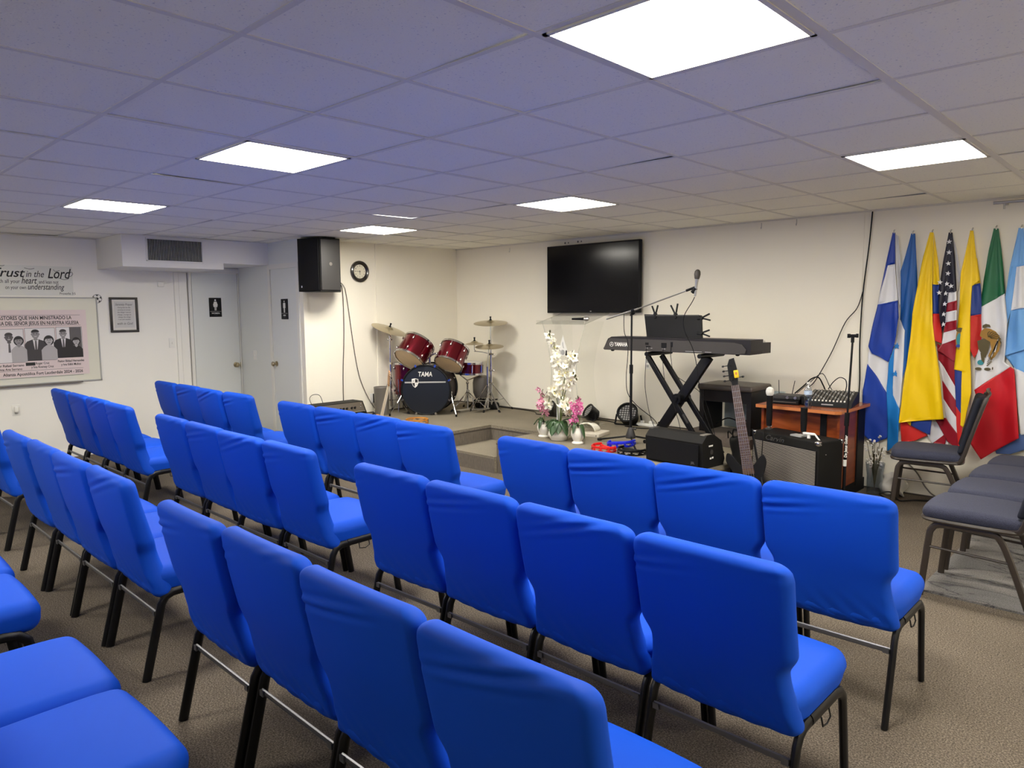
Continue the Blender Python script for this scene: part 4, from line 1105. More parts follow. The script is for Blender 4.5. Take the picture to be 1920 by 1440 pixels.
for key in 'ABCDEFG':
    t, hx, hz, depth = make_flag(key)
    if key == 'D':
        for (x, z) in USSTARS:
            MB(X=T(x - hx, .05 - depth(x, z, 0) - .016, z - hz) @ XF).prism(star(0, 0, .021, rnd.uniform(-.2, .2)), 0, .0015).build('star', M['f_white'], t, smooth=False)
    if key == 'B':
        for (x, z) in HNSTARS:
            MB(X=T(x - hx, .05 - depth(x, z, 0) - .013, z - hz) @ XF).prism(star(0, 0, .032, .1), 0, .0015).build('star', M['f_azure2'], t, smooth=False)
    if key == 'E':
        mb = MB(X=T(.112 - hx, .05 - depth(.112, 1.31, 1) - .006, 1.315 - hz) @ XF)
        mb.prism(ell(0, 0, .022, .085, 20), 0, .002, 0); mb.prism(ell(0, -.005, .016, .05, 20), .001, .003, 1); mb.prism(ell(.004, .07, .028, .018, 12), .001, .004, 2); mb.prism(ell(0, -.055, .018, .012, 12), .001, .004, 3)
        mb.build('crest', [M['f_gold'], M['f_teal'], M['f_olive'], M['f_cobalt']], t, smooth=False)
    if key == 'F':
        mb = MB(X=T(.300 - hx, .05 - depth(.30, 1.27, 0) - .012, 1.262 - hz) @ XF)
        mb.prism([(-.02, .14), (.015, .135), (.05, .115), (.078, .08), (.088, .03), (.08, -.03), (.055, -.08), (.03, -.105), (.012, -.07), (.03, -.02), (.02, .03), (-.02, .05), (-.05, .08), (-.045, .115)], 0, .003, 0)
        mb.prism([(-.065, .04), (-.02, .06), (.02, .035), (.012, -.03), (-.005, -.09), (-.03, -.06), (-.055, -.02)], .001, .004, 1)
        mb.prism([(-.035, .16), (-.015, .172), (.01, .165), (.018, .145), (-.005, .150), (-.02, .138), (-.036, .142)], .001, .005, 1)
        for q in range(5):
            mb.prism([(.02 + q * .010, -.095 + q * .018), (.026 + q * .010, -.098 + q * .018), (.062 + q * .004, .02 + q * .012), (.056 + q * .004, .022 + q * .012)], .002, .0045, 2 if q % 2 else 1)
        for q in range(6):
            a0 = 1.9 - q * .34
            mb.tube(smooth_path([(.012 * math.cos(a0) + .01, .06 + .012 * math.sin(a0), .0045), (.055 * math.cos(a0) + .02, .045 + .06 * math.sin(a0), .005), (.070 * math.cos(a0 - .25) + .02, .03 + .085 * math.sin(a0 - .25), .0045)], 3), .0028, 1, seg=5)
        for q in range(4):
            mb.prism([(.004 + q * .002, -.150 + q * .016), (.010, -.153 + q * .016), (.040 + q * .004, -.115 + q * .016), (.036 + q * .004, -.112 + q * .016)], .001, .003, 1)
        mb.prism(ell(-.035, -.125, .022, .020, 12), 0, .003, 3); mb.prism([(-.04, -.05), (-.01, -.07), (-.012, -.13), (-.03, -.11)], .001, .0035, 1)
        for q in (-1, 1): mb.prism(ell(-.018 + q * .030, -.175, .022, .012, 12), .001, .003, 1)
        mb.prism(ell(.045, -.168, .004, .012, 8), .001, .003, 1)
        mb.build('eagle_emblem', [M['f_gold'], M['f_olive'], M['f_white'], M['f_teal']], t, smooth=False)
# ================================================================ DRUM KIT
KO = V((-5.2, 3.2, HS)); KR = V((.8, .6, 0)); KB = V((-.6, .8, 0)); KZ = V((0, 0, 1))
def K(r, b, z): return V((KO.x, KO.y, 0)) + KR * r + KB * b + KZ * z
def wch(t):      # builder matrix: world coordinates -> thing's local frame
    bpy.context.view_layer.update()
    return t.matrix_world.inverted()
def drum(name, label, X, R, D, nlug, bottom='headtan', top='headwhite', group=None, logo=False):
    """X: frame with local z along the axis, origin at bottom head centre"""
    t = thing(name, label, 'drum', X=X, group=group)
    MB().lathe([(R, 0.005), (R, D - .005)], seg=40, cap0=False, cap1=False).lathe([(R - .006, D - .005), (R - .006, 0.005)], seg=40, cap0=False, cap1=False).build('shell', M['drumred'], t)
    MB().lathe([(R - .002, -.004), (R - .004, .004)], seg=40).build('resonant_head', M[bottom], t)
    MB().lathe([(R - .004, D - .004), (R - .002, D + .004)], seg=40).build('batter_head', M[top], t)
    for z in (-.004, D + .004):
        MB().lathe([(R + .003, z - .012), (R + .010, z - .012), (R + .010, z - .008), (R + .006, z - .006), (R + .006, z + .008), (R + .010, z + .010), (R + .010, z + .012), (R + .002, z + .012), (R + .002, z - .012)], seg=40, cap0=False, cap1=False).build('hoop', M['chrome'], t)
    for q in range(nlug):
        a = 2 * PI * (q + .5) / nlug
        L = MB(X=RZ(a) @ T(R + .010, 0, 0))
        if D > .18:
            L.ball((0, 0, .055), .013, sz=(.8, .8, 1.6)).ball((0, 0, D - .055), .013, sz=(.8, .8, 1.6))
            L.tube([V((.002, 0, -.014)), V((.002, 0, .05))], .003, seg=6).tube([V((.002, 0, D - .05)), V((.002, 0, D + .014))], .003, seg=6)
        else:
            L.tube([V((.0, 0, .02)), V((0, 0, D - .02))], .009, seg=8).tube([V((.002, 0, -.014)), V((.002, 0, D + .014))], .003, seg=6)
        L.build('lug', M['chrome'], t)
    return t
# bass drum
XB = frame_z(K(0.015, 0, .622), -KB, KR)          # local z toward the chairs
t = thing('bass_drum', 'large bass drum with a black head, white lettering and a shield crest', 'drum', X=XB)
R = .292
MB().lathe([(R, -.40), (R, -.02)], seg=56, cap0=False, cap1=False).lathe([(R - .008, -.02), (R - .008, -.40)], seg=56, cap0=False, cap1=False).build('shell', M['kickblack'], t)
MB().lathe([(R - .002, -.012), (R - .004, -.002), (R * .5, .001), (.002, .002)], seg=56, cap0=False).build('front_head', M['drumblack'], t)
MB().lathe([(R - .002, -.41), (R - .002, -.405)], seg=56).build('rear_head', M['headwhite'], t)
for z in (-.012, -.405):
    MB().lathe([(R, z - .018), (R + .016, z - .018), (R + .016, z + .018), (R + .004, z + .022), (R - .004, z + .018), (R, z - .018)], seg=56, cap0=False, cap1=False).build('hoop', M['black'], t)
for q in range(8):
    a = 2 * PI * (q + .5) / 8
    MB(X=RZ(a) @ T(R + .014, 0, 0)).ball((0, 0, -.09), .014, sz=(.8, .8, 2.2)).ball((0, 0, -.33), .014, sz=(.8, .8, 2.2)).tube([V((.004, 0, .012)), V((.002, 0, -.08))], .0035, seg=6).box((.004, 0, .004), (.03, .022, .02)).build('lug', M['chrome'], t)
# local y here is KZ x ... : use text frame where up = world z
Xh = XB.inverted() @ frame(K(0.015, 0, .622) - KB * .004, KR, -KB)
text('TAMA', .080, Xh @ T(-.005, .187, .003), M['white'], parent=t, weight=.014, shear=.12, sx=.80)
MB(X=Xh).prism([(-.255, .098), (.245, .106), (.245, .090), (-.255, .080)], .003, .0042).build('stripe', M['lightgrey'], t, smooth=False)
mb = MB(X=Xh @ T(-.128, .082, 0))
sh_ = [(-.040, .050), (0, .058), (.040, .050), (.040, 0), (.026, -.034), (0, -.056), (-.026, -.034), (-.040, 0)]
mb.prism(sh_, .0035, .005, 0)
mb.prism([(0, .008), (.033, .008), (.033, .044), (0, .050)], .004, .0056, 1); mb.prism([(-.033, .003), (-.003, .003), (-.003, -.046), (-.022, -.030), (-.033, -.002)], .004, .0056, 1)
mb.prism([(-.027, .015), (-.012, .015), (-.012, .036), (-.027, .036)], .004, .0056, 2); mb.prism([(.012, -.005), (.027, -.005), (.015, -.028)], .004, .0056, 2)
mb.build('crest', [M['white'], M['ink'], M['lightgrey']], t, smooth=False)
# spurs
W_ = XB.inverted()
def spur(a, b):
    MB(X=W_).tube([a, a + (b - a) * .45], .011, 0, seg=10).tube([a + (b - a) * .4, b + V((0, 0, .02))], .007, 0, seg=8).ball(a, .022, 0).ball(tuple(a + (b - a) * .45), .015, 0).tube([b + V((0, 0, .03)), b], .012, 1, seg=8).build('spur', [M['chrome'], M['black']], t)
spur(K(-.275, .06, .585), K(-.40, -.12, HS)); spur(K(.305, .06, .585), K(.405, -.12, HS))
# tom mount
mb = MB(X=W_)
c = K(.03, .17, .90)
mb.box(tuple(c + V((0, 0, .005))), (.10, .07, .03)).tube([c, c + V((0, 0, .10))], .014).ball(tuple(c + V((0, 0, .12))), .024)
mb.tube([c + V((0, 0, .12)), c + KR * -.06 + V((0, 0, .15)), c + KR * -.13 + V((0, 0, .17))], .010).tube([c + V((0, 0, .12)), c + KR * .07 + V((0, 0, .15)), c + KR * .14 + V((0, 0, .15))], .010)
mb.ball(tuple(c + KR * -.11 + V((0, 0, .165))), .022).ball(tuple(c + KR * .12 + V((0, 0, .155))), .022).tube([c + KR * -.03 + V((0, -.03, .10)), c + KR * -.05 + V((0, -.05, .12))], .006)
mb.build('tom_mount', M['chrome'], t)
# rack toms
ax1 = (KR * .36 + KB * .60 + KZ * .75).normalized(); ax2 = (KR * .26 + KB * .55 + KZ * .80).normalized()
drum('rack_tom', 'larger red tom drum tilted above the left of the bass drum', frame_z(K(-.185, .02, .985), ax1, KR), .190, .255, 6, group='red tom drums')
mb = drum('rack_tom', 'smaller red tom drum tilted above the right of the bass drum', frame_z(K(.285, .05, .930), ax2, KR), .168, .235, 6, group='red tom drums')
XT1 = frame_z(K(-.185, .02, .985), ax1, KR)
drum('floor_tom', 'red floor tom partly hidden behind the bass drum', frame_z(K(-.30, .36, .53), KZ, KR), .165, .385, 6)
ft = bpy.data.objects['floor_tom']
for q in range(3):
    a = 2 * PI * q / 3 + 2.2
    MB().tube([V((math.cos(a) * .182, math.sin(a) * .182, .20)), V((math.cos(a) * .182, math.sin(a) * .182, -.12)), V((math.cos(a) * .195, math.sin(a) * .195, -.205))], .006).build('leg', M['chrome'], ft)
snX = frame_z(K(.45, .50, .785), KZ + KR * .04, KR)
drum('snare_drum', 'shallow red snare drum on its stand right of the bass drum', snX, .172, .125, 8)
def tripod(mb, base, h0, h1, spread, a0=0.0, r=.006, feet_m=1, dbl=True):
    """double-braced tripod legs"""
    for q in range(3):
        a = a0 + 2 * PI * q / 3; d = V((math.cos(a), math.sin(a), 0)); s = V((-d.y, d.x, 0)) * .007
        foot = base + d * spread + V((0, 0, .012))
        top = base + V((0, 0, h1)); low = base + V((0, 0, h0))
        for sg in ((-1, 1) if dbl else (0,)):
            mb.tube([top + s * sg + d * .012, foot + s * sg], r * .75, 0, seg=6)
        mid = top + (foot - top) * .6
        mb.tube([low + d * .01, mid], r * .7, 0, seg=6)
        mb.tube([foot + V((0, 0, .012)) - d * .01, foot + d * .014 - V((0, 0, .012))], .013, feet_m, seg=8)
    mb.tube([base + V((0, 0, h1 - .02)), base + V((0, 0, h1 + .02))], .018, 0).tube([base + V((0, 0, h0 - .012)), base + V((0, 0, h0 + .012))], .016, 0)
# snare stand
p = K(.43, .50, HS)
t = thing('snare_stand', 'chrome basket stand holding the snare drum', 'stand', p); X = T(*(-p))
mb = MB(X=X); tripod(mb, p, .10, .22, .26, .5); mb.build('tripod', [M['chrome'], M['black']], t)
MB(X=X).tube([p + V((0, 0, .06)), p + V((0, 0, .36))], .011).ball(tuple(p + V((0, 0, .34))), .02).build('pole', M['chrome'], t)
mb = MB(X=X)
for q in range(3):
    a = .9 + q * 2 * PI / 3; d = V((math.cos(a), math.sin(a), 0))
    mb.tube([p + V((0, 0, .37)), p + d * .10 + V((0, 0, .41)), p + d * .182 + V((0, 0, .445)), p + d * .19 + V((0, 0, .475))], .007, 0, seg=8); mb.tube([p + d * .188 + V((0, 0, .45)), p + d * .19 + V((0, 0, .48))], .011, 1, seg=8)
mb.build('basket', [M['chrome'], M['black']], t)
# cymbals
def cymbal(label, c, nrm, R, group='cymbals'):
    X = frame_z(c, nrm, (1, 0, 0))
    t = thing('cymbal', label, 'cymbal', X=X, group=group)
    pr = [(.012, .026), (.028, .024), (.045, .012), (.055, .004)] + [(.055 + (R - .055) * q / 6, .004 - .016 * (q / 6) ** 1.5) for q in range(1, 7)]
    MB().lathe(pr, seg=48, cap0=False, cap1=False).lathe([(a, b - .0015) for a, b in pr[::-1]], seg=48, cap0=False, cap1=False).build('bronze_disc', M['cymbal'], t)
    MB().lathe([(.016, .020), (.016, .034), (.009, .036), (.009, .060), (.013, .062), (.010, .072)], seg=14).build('felt_and_nut', M['black'], t)
cymbal('crash cymbal tilted above the larger red tom', K(-.445, .10, 1.352), KZ + KR * .38 - KB * .10, .218)
cymbal('large ride cymbal, topmost on the right of the drum kit', K(.733, .50, 1.418), KZ - KB * .16, .212)
cymbal('upper hi-hat cymbal below the ride cymbal', K(.722, .45, 1.128), KZ - KB * .14, .178)
cymbal('small splash cymbal left of the hi-hat', K(.527, .50, 1.160), KZ - KB * .06, .118)
# crash stand
p = K(-.455, .14, HS)
t = thing('cymbal_stand', 'chrome stand holding the crash cymbal, left of the bass drum', 'stand', p, group='cymbal stands'); X = T(*(-p))
mb = MB(X=X); tripod(mb, p, .16, .42, .24, .35); mb.build('tripod', [M['chrome'], M['black']], t)
MB(X=X).tube([p + V((0, 0, .08)), p + V((0, 0, .62))], .012).tube([p + V((0, 0, .60)), p + V((0, 0, .93))], .009).tube([p + V((0, 0, .93)), K(-.445, .10, 1.345)], .006).build('pole', M['chrome'], t)
MB(X=X).tube([p + V((-.02, 0, .61)), p + V((.035, 0, .61))], .014).tube([p + V((-.03, 0, .90)), p + V((.035, 0, .90))], .011).ball(tuple(p + V((-.03, 0, .90))), .017).ball(tuple(p + V((0, 0, .94))), .019).build('clamp', M['chrome'], t)
# ride + splash stand
p = K(.733, .50, HS)
t = thing('cymbal_stand', 'tall chrome double-braced stand holding the ride and splash cymbals', 'stand', p, group='cymbal stands'); X = T(*(-p))
mb = MB(X=X); tripod(mb, p, .10, .33, .26, .95); mb.build('tripod', [M['chrome'], M['black']], t)
MB(X=X).tube([p + V((0, 0, .04)), p + V((0, 0, .70))], .013).tube([p + V((0, 0, .68)), p + V((0, 0, 1.13))], .008).build('pole', M['chrome'], t)
mb = MB(X=X)
for z in (.33, .50, .70): mb.tube([p + V((-.022, -.01, z)), p + V((.030, .012, z))], .015)
mb.ball(tuple(p + V((.045, .01, .70))), .013).ball(tuple(p + V((.04, .01, .50))), .012)
mb.build('clamp', M['chrome'], t)
MB(X=X).tube([K(.76, .50, 1.02), K(.62, .50, 1.045), K(.53, .50, 1.055), K(.525, .50, 1.08), K(.525, .50, 1.20)], .007).ball(tuple(K(.53, .50, 1.06)), .015).build('boom_arm', M['chrome'], t)
# hi-hat stand
p = K(.722, .45, HS)
p = K(.70, .42, HS)
t = thing('hi_hat_stand', 'chrome hi-hat stand with foot pedal between the snare and the tall cymbal stand', 'stand', p, group='cymbal stands'); X = T(*(-p))
mb = MB(X=X); tripod(mb, p, .12, .32, .22, 2.0); mb.build('tripod', [M['chrome'], M['black']], t)
MB(X=X).tube([p + V((0, 0, .04)), p + V((0, 0, .55))], .012).tube([p + V((0, 0, .53)), K(.718, .445, 1.14)], .007).build('pole', M['chrome'], t)
MB(X=X).box(tuple(p + V((.02, -.13, .035))), (.075, .22, .012)).build('pedal', M['steel'], t)
# kick pedal, drum throne and clutter behind the drum
p = K(.33, .62, HS)
t = thing('drum_throne', 'round drummer stool with grey barrel seat, half hidden behind the snare stand', 'stool', K(.60, .66, HS) + V((-.0, -.02, 0))); p = t.location.copy(); X = T(*(-p))
MB().lathe([(.085, .14), (.11, .20), (.115, .33), (.10, .40), (.06, .42)], seg=24).build('seat', M['grey'], t)
mb = MB(X=X); tripod(mb, p, .05, .20, .20, 1.2, r=.010, dbl=False); mb.build('tripod', [M['black'], M['black']], t)
t = thing('kick_pedal', 'black bass drum pedal on the stage behind the bass drum', 'pedal', K(.42, .34, HS))
MB().box((0, 0, .012), (.11, .24, .02)).tube([V((-.05, .1, .02)), V((-.05, .1, .16)), V((.05, .1, .16)), V((.05, .1, .02))], .008).tube([V((0, .1, .16)), V((.02, .04, .24))], .006).ball((.02, .04, .25), .022).build('pedal_frame', M['steel'], t)
t = thing('cable_pile', 'heap of black cables and bag on the stage below the cymbals', 'cable pile', K(.66, .62, HS), )
r2 = random.Random(3); mb = MB()
def lump(x, y, z): return (x * (1 + .2 * math.sin(y * 30)), y, z + .02 * math.sin(x * 35) * math.cos(y * 28))
mb.rbox((-.0, -.03, .05), (.34, .15, .10), .045, n=(8, 6, 2), k=3, deform=lump)
for q in range(9):
    pts = [V((r2.uniform(-.18, .18), r2.uniform(-.12, .06), r2.uniform(.01, .13))) for _ in range(4)]
    mb.tube(smooth_path(pts, 5), .005, seg=5)
mb.build('bag_and_cables', M['blackmatte'], t)
# wooden tambourine
def tambourine(label, p, R, h, m1, tilt=(0, 0), n=9, half=False, m2='steel', group='tambourines'):
    X = T(*p) @ RX(tilt[0]) @ RY(tilt[1]) @ RZ(rnd.uniform(0, 6))
    t = thing('tambourine', label, 'tambourine', X=X, group=group)
    if not half:
        ring = MB()
        ring.lathe([(R - .008, 0), (R, 0), (R, h * .30), (R - .008, h * .30), (R - .008, 0)], seg=40, cap0=False, cap1=False).lathe([(R - .008, h * .70), (R, h * .70), (R, h), (R - .008, h), (R - .008, h * .70)], seg=40, cap0=False, cap1=False)
        for q in range(n):
            a0 = 2 * PI * q / n; w_ = .22
            pts = [V((math.cos(a0 + k * .055 - w_ / 2) * (R - .004), math.sin(a0 + k * .055 - w_ / 2) * (R - .004), h / 2)) for k in range(5)]
            ring.tube(pts, .004, seg=6, ry=h * .24)
        ring.build('ring', M[m1], t)
    for q in range(n):
        a0 = 2 * PI * (q + .5) / n
        MB(X=RZ(a0) @ T(R - .006, 0, h / 2)).lathe([(.004, -.004), (.017, -.002), (.017, 0), (.004, .001)], seg=12).lathe([(.004, .002), (.017, .003), (.017, .005), (.004, .006)], seg=12).build('jingle', M[m2], t)
    return t
tambourine('wooden tambourine lying on the stage in front of the bass drum', K(.06, -.62, HS + .002), .125, .048, 'tambwood', n=8)
def moon_tamb(label, p, rz, mt, R=.115, h=.045, tz=0.0):
    t = thing('tambourine', label, 'tambourine', X=T(*p) @ RZ(rz) @ RX(tz), group='tambourines')
    mb = MB()
    for z in (0.006, h - .006):
        pts = [V((R * math.cos(a), R * math.sin(a), z)) for a in [(-.62 + 1.24 * k / 24 * 1.0) * PI * .98 for k in range(25)]]
        mb.tube(pts, .012, seg=8, ry=.006, ref=(0, 0, 1))
    for k in range(7):
        a = (-.62 + 1.24 * k / 6) * PI * .95
        mb.tube([V((R * math.cos(a), R * math.sin(a), .004)), V((R * math.cos(a), R * math.sin(a), h - .004))], .010, seg=8)
    mb.tube([V((R * math.cos(-.6 * PI), R * math.sin(-.6 * PI), h / 2)), V((-.02, -.04, h / 2)), V((-.02, .04, h / 2)), V((R * math.cos(.6 * PI), R * math.sin(.6 * PI), h / 2))], .014, seg=10)
    mb.build('frame', mt, t)
    for k in range(6):
        a = (-.62 + 1.24 * (k + .5) / 6) * PI * .95
        MB(X=T((R + .004) * math.cos(a), (R + .004) * math.sin(a), h / 2)).lathe([(.003, -.012), (.018, -.009), (.018, -.007), (.003, -.005)], seg=12).lathe([(.003, .004), (.018, .007), (.018, .009), (.003, .012)], seg=12).build('jingle', M['chrome'], t)
moon_tamb('red half-moon tambourine on the stage edge beside the blue one', (-2.285, 2.86, HS + .001), -1.9, M['redpl'])
moon_tamb('blue half-moon tambourine leaning on the red and black ones', (-2.235, 3.04, HS + .022), -1.3, M['bluepl'], R=.12, tz=.12)
moon_tamb('black half-moon tambourine next to the floor speaker', (-2.03, 2.90, HS + .001), -1.6, M['black'], R=.12)

# ================================================================ LEFT END: amp, guitar, bin
t = thing('bass_amplifier', 'low black combo amplifier with a slanted knob panel by the drum wall', 'amplifier', (-5.62, 2.20, 0))
prof = [(-.19, 0), (.18, 0), (.18, .40), (.10, .53), (-.10, .53), (-.19, .44)]      # x (depth), z
XA = Matrix(((1, 0, 0, 0), (0, 0, -1, .335), (0, 1, 0, 0), (0, 0, 0, 1)))
MB(X=XA).prism(prof, 0, .67).build('cabinet', M['blackmatte'], t, smooth=False)
ang = math.atan2(.13, -.08)
Xp = Matrix(((0, -.52, .853, .142), (1, 0, 0, 0), (0, .853, .52, .468), (0, 0, 0, 1)))
MB(X=Xp).box((0, 0, .002), (.63, .125, .006)).build('control_panel', mat('amp_panel', S((88, 80, 70)), .4), t, smooth=False)
for q in range(11): MB(X=Xp).lathe([(.013, .004), (.011, .022), (.0, .023)], seg=12, X=T(-.26 + q * .043 + (.02 if q > 8 else 0), -.005, 0)).build('knob', M['black'], t)
MB(X=Xp).box((0, -.058, .007), (.62, .010, .006)).box((.04, -.058, .010), (.06, .018, .006)).box((-.04, -.058, .010), (.07, .016, .006)).ball((.285, .035, .008), .008).ball((.27, 0, .008), .008).build('silver_strip', M['steel'], t, smooth=False)
Xg = Matrix(((0, 0, 1, .181), (1, 0, 0, 0), (0, 1, 0, .20), (0, 0, 0, 1)))
MB(X=Xg).box((0, 0, .003), (.62, .35, .008)).build('grille', M['darkgrey'], t, smooth=False)
text('Peavey', .045, Xg @ T(.22, .13, .008), M['lightgrey'], parent=t, shear=.3, weight=.02)
cord('patch_cable', 'short cable arching over the top of the low amplifier', [(-5.62, 1.93, .53), (-5.66, 1.93, .60), (-5.69, 1.99, .635), (-5.70, 2.08, .62), (-5.70, 2.12, .53)], .0035)
t = thing('waste_bin', 'grey metal bin standing on the stage left of the drums', 'bin', (-5.63, 2.885, HS))
MB().lathe([(.082, 0), (.084, .01), (.092, .325), (.096, .332), (.092, .338), (.086, .332), (.078, .02)], seg=32, cap1=True).build('body', M['grey'], t)
# six-string guitar upright in front of the stage
def guitar(name, label, base, top, face, body_len, body_w, m_body, m_neck, m_board, scale, head_len, head_dir, strings, frets, m_head, pegs, dots=True, nw=1.0):
    """base: bottom of body, top: tip of the headstock, face: direction the strings face"""
    ax = (V(top) - V(base)).normalized(); L = (V(top) - V(base)).length
    X = frame_z(base, ax, V(face).cross(ax) * -1)
    # local z up the neck; local x across; local y = z cross x
    Y = (X.to_3x3() @ V((0, 1, 0)))
    sgn = 1 if Y.dot(V(face)) > 0 else -1
    t = thing(name, label, 'guitar', X=X)
    F = lambda y: sgn * y
    bw = body_w / 2
    out = [(-.62 * bw, .0), (-.97 * bw, .10 * body_len), (-1.0 * bw, .24 * body_len), (-.80 * bw, .42 * body_len), (-.66 * bw, .55 * body_len), (-.76 * bw, .70 * body_len), (-.92 * bw, .86 * body_len), (-.82 * bw, 1.0 * body_len), (-.58 * bw, .93 * body_len), (-.34 * bw, .78 * body_len), (-.15 * bw, .72 * body_len),
           (.15 * bw, .72 * body_len), (.32 * bw, .76 * body_len), (.55 * bw, .86 * body_len), (.75 * bw, .90 * body_len), (.84 * bw, .78 * body_len), (.72 * bw, .62 * body_len), (.62 * bw, .52 * body_len), (.74 * bw, .38 * body_len), (.96 * bw, .22 * body_len), (.92 * bw, .08 * body_len), (.55 * bw, .0)]
    sm = smooth_path([(a, b, 0) for a, b in out] + [(out[0][0], out[0][1], 0)], 4)[:-1]
    XP = Matrix(((1, 0, 0, 0), (0, 0, 1, 0), (0, 1, 0, 0), (0, 0, 0, 1)))
    mb = MB(X=XP); mb.prism([(p.x, p.y) for p in sm], -.021, .021); b = mb.build('body', m_body, t)
    bv = b.modifiers.new('bevel', 'BEVEL'); bv.width = .006; bv.segments = 2; bv.limit_method = 'ANGLE'
    nb, nt_ = .70 * body_len, L - head_len
    MB().add([(-.029 * nw, F(.021), nb), (.029 * nw, F(.021), nb), (.020 * nw, F(.021), nt_), (-.020 * nw, F(.021), nt_), (-.026 * nw, F(.0), nb), (.026 * nw, F(.0), nb), (.016 * nw, F(.004), nt_), (-.016 * nw, F(.004), nt_)],
             [(0, 1, 2, 3), (4, 7, 6, 5), (0, 4, 5, 1), (3, 2, 6, 7), (0, 3, 7, 4), (1, 5, 6, 2)]).build('neck', m_neck, t, smooth=False)
    fbb = MB().add([(-.030 * nw, F(.022), nb - .05), (.030 * nw, F(.022), nb - .05), (.021 * nw, F(.022), nt_), (-.021 * nw, F(.022), nt_), (-.030 * nw, F(.027), nb - .05), (.030 * nw, F(.027), nb - .05), (.021 * nw, F(.027), nt_), (-.021 * nw, F(.027), nt_)],
             [(0, 3, 2, 1), (4, 5, 6, 7), (0, 1, 5, 4), (3, 7, 6, 2), (0, 4, 7, 3), (1, 2, 6, 5)])
    mf = fbb; br = body_len * .20; sc = nt_ - br; fbm = []
    for q in range(1, frets + 1):
        z = nt_ - sc * (1 - 2 ** (-q / 12))
        if z < nb - .05: break
        u = (z - nb + .05) / (nt_ - nb + .05); mf.box((0, F(.0275), z), ((.058 - .017 * u) * nw, .0018, .0022 * nw), 1)
    fb = mf.build('fretboard', [m_board, M['steel']], t, smooth=False)
    if dots:
        md = MB()
        for q in (3, 5, 7, 9, 12, 15, 17, 19):
            z = nt_ - sc * (1 - 2 ** (-(q - .5) / 12)); md.ball((0, F(.0272), z), .0038, sz=(1, .3, 1), seg=8)
        md.build('inlay_dots', M['white'], fb)
    # headstock, slightly tilted back
    hs = [(-.021, 0), (.021, 0), (.026, .04), (.030, head_len * .6), (.018, head_len), (-.02, head_len * .97), (-.040, head_len * .75), (-.040, head_len * .2), (-.026, .03)]
    MB(X=T(0, F(.012), nt_) @ RX(sgn * .15) @ XP).prism(hs, -.007, .007).build('headstock', m_head, t, smooth=False)
    for (px, pzz) in pegs:
        s = -1 if px < 0 else 1
        MB(X=T(0, F(.012), nt_) @ RX(sgn * .15)).tube([V((px, 0, pzz)), V((px + s * .030, 0, pzz))], .0035, seg=6).ball((px + s * .038, 0, pzz), .011, sz=(1, .45, .8), seg=8).tube([V((px - s * .018, F(0), pzz)), V((px - s * .018, F(.016), pzz))], .005, seg=8).build('tuning_peg', M['blackmetal'] if 'bass' in name else M['steel'], t)
    for q in range(strings):
        ms = MB()
        u = (q - (strings - 1) / 2) / max(1, (strings - 1) / 2)
        ms.tube([V((u * .026 * nw, F(.034), br)), V((u * .017 * nw, F(.030), nt_))], .0011 * nw ** 1.5, seg=5).build('string', M['steel'], t)
    MB().box((0, F(.028), br), (.075, .014, .035)).build('bridge', M['steel'], t, smooth=False)
    for z in (.34, .52): MB().box((0, F(.025), body_len * z), (.085, .012, .030), b=.004).build('pickup', M['black'], t)
    for q in range(3): MB().ball((.11 * bw / .16, F(.026), body_len * (.10 + .075 * q)), .010, sz=(1, .8, 1)).build('knob', M['chrome'], t)
    return t, X
guitar('electric_guitar', 'guitar with pale wooden headstock standing upright before the grey bin', (-5.14, 2.39, .03), (-4.909, 2.49, .915), (.40, .90, .0), .42, .31, M['neckwood'], mat('maple_neck', S((206, 192, 166)), .4), M['headwhite'], .64, .17, 1, 6, 21, M['neckwood'], [(-.036, .03 + .024 * q) for q in range(6)], nw=.75)
cord('stage_cable', 'black cable lying along the wall behind the drums', [(-5.4, 4.28, HS + .006), (-4.9, 4.27, HS + .006), (-4.4, 4.25, HS + .006), (-4.2, 4.10, HS + .006), (-4.05, 4.18, HS + .006), (-3.6, 4.24, HS + .006), (-3.2, 4.2, HS + .006), (-3.0, 4.1, HS + .006)], .005)

# ================================================================ PULPIT
t = thing('acrylic_pulpit', 'clear acrylic pulpit with a triangular emblem, behind the orchids', 'pulpit', (-3.41, 3.74, HS))
def sheet(pts, y, th, m='acrylic', name='panel', parent=None, label=None):
    X = Matrix(((1, 0, 0, 0), (0, 0, -1, y), (0, 1, 0, 0), (0, 0, 0, 1)))
    return MB(X=X).prism(pts, -th / 2, th / 2).build(name, M[m], parent or t, smooth=False, label=label)
sheet([(-.14, .02), (.14, .02), (.115, 1.12), (-.115, 1.12)], -.10, .010, name='front_panel')
for s in (-1, 1):
    pts = []
    for q in range(13):
        u = q / 12; pts.append((s * (.15 + .12 * abs(2 * u - 1) ** 1.6 + .03 * u), .02 + 1.10 * u))
    mb = MB(); vs = []; fs = []
    for (x, z) in pts:
        for (yy) in (-.10, .20): vs += [(x + s * .0, yy, z), (x + s * .010, yy, z)]
    for q in range(12):
        a = q * 4; b = a + 4
        fs += [(a, b, b + 2, a + 2), (a + 1, a + 3, b + 3, b + 1), (a, a + 1, b + 1, b), (a + 2, b + 2, b + 3, a + 3)]
    mb.add(vs, fs).build('side_panel', M['acrylic'], t, smooth=False)
    MB().tube([V((x, -.10, z)) for x, z in pts], .004, seg=6).build('side_edge', M['acrylic_edge'], t)
Xt = T(0, .05, 1.15) @ RX(math.radians(14))
MB(X=Xt).box((0, 0, 0), (.66, .44, .012)).build('reading_top', M['acrylic'], t, smooth=False)
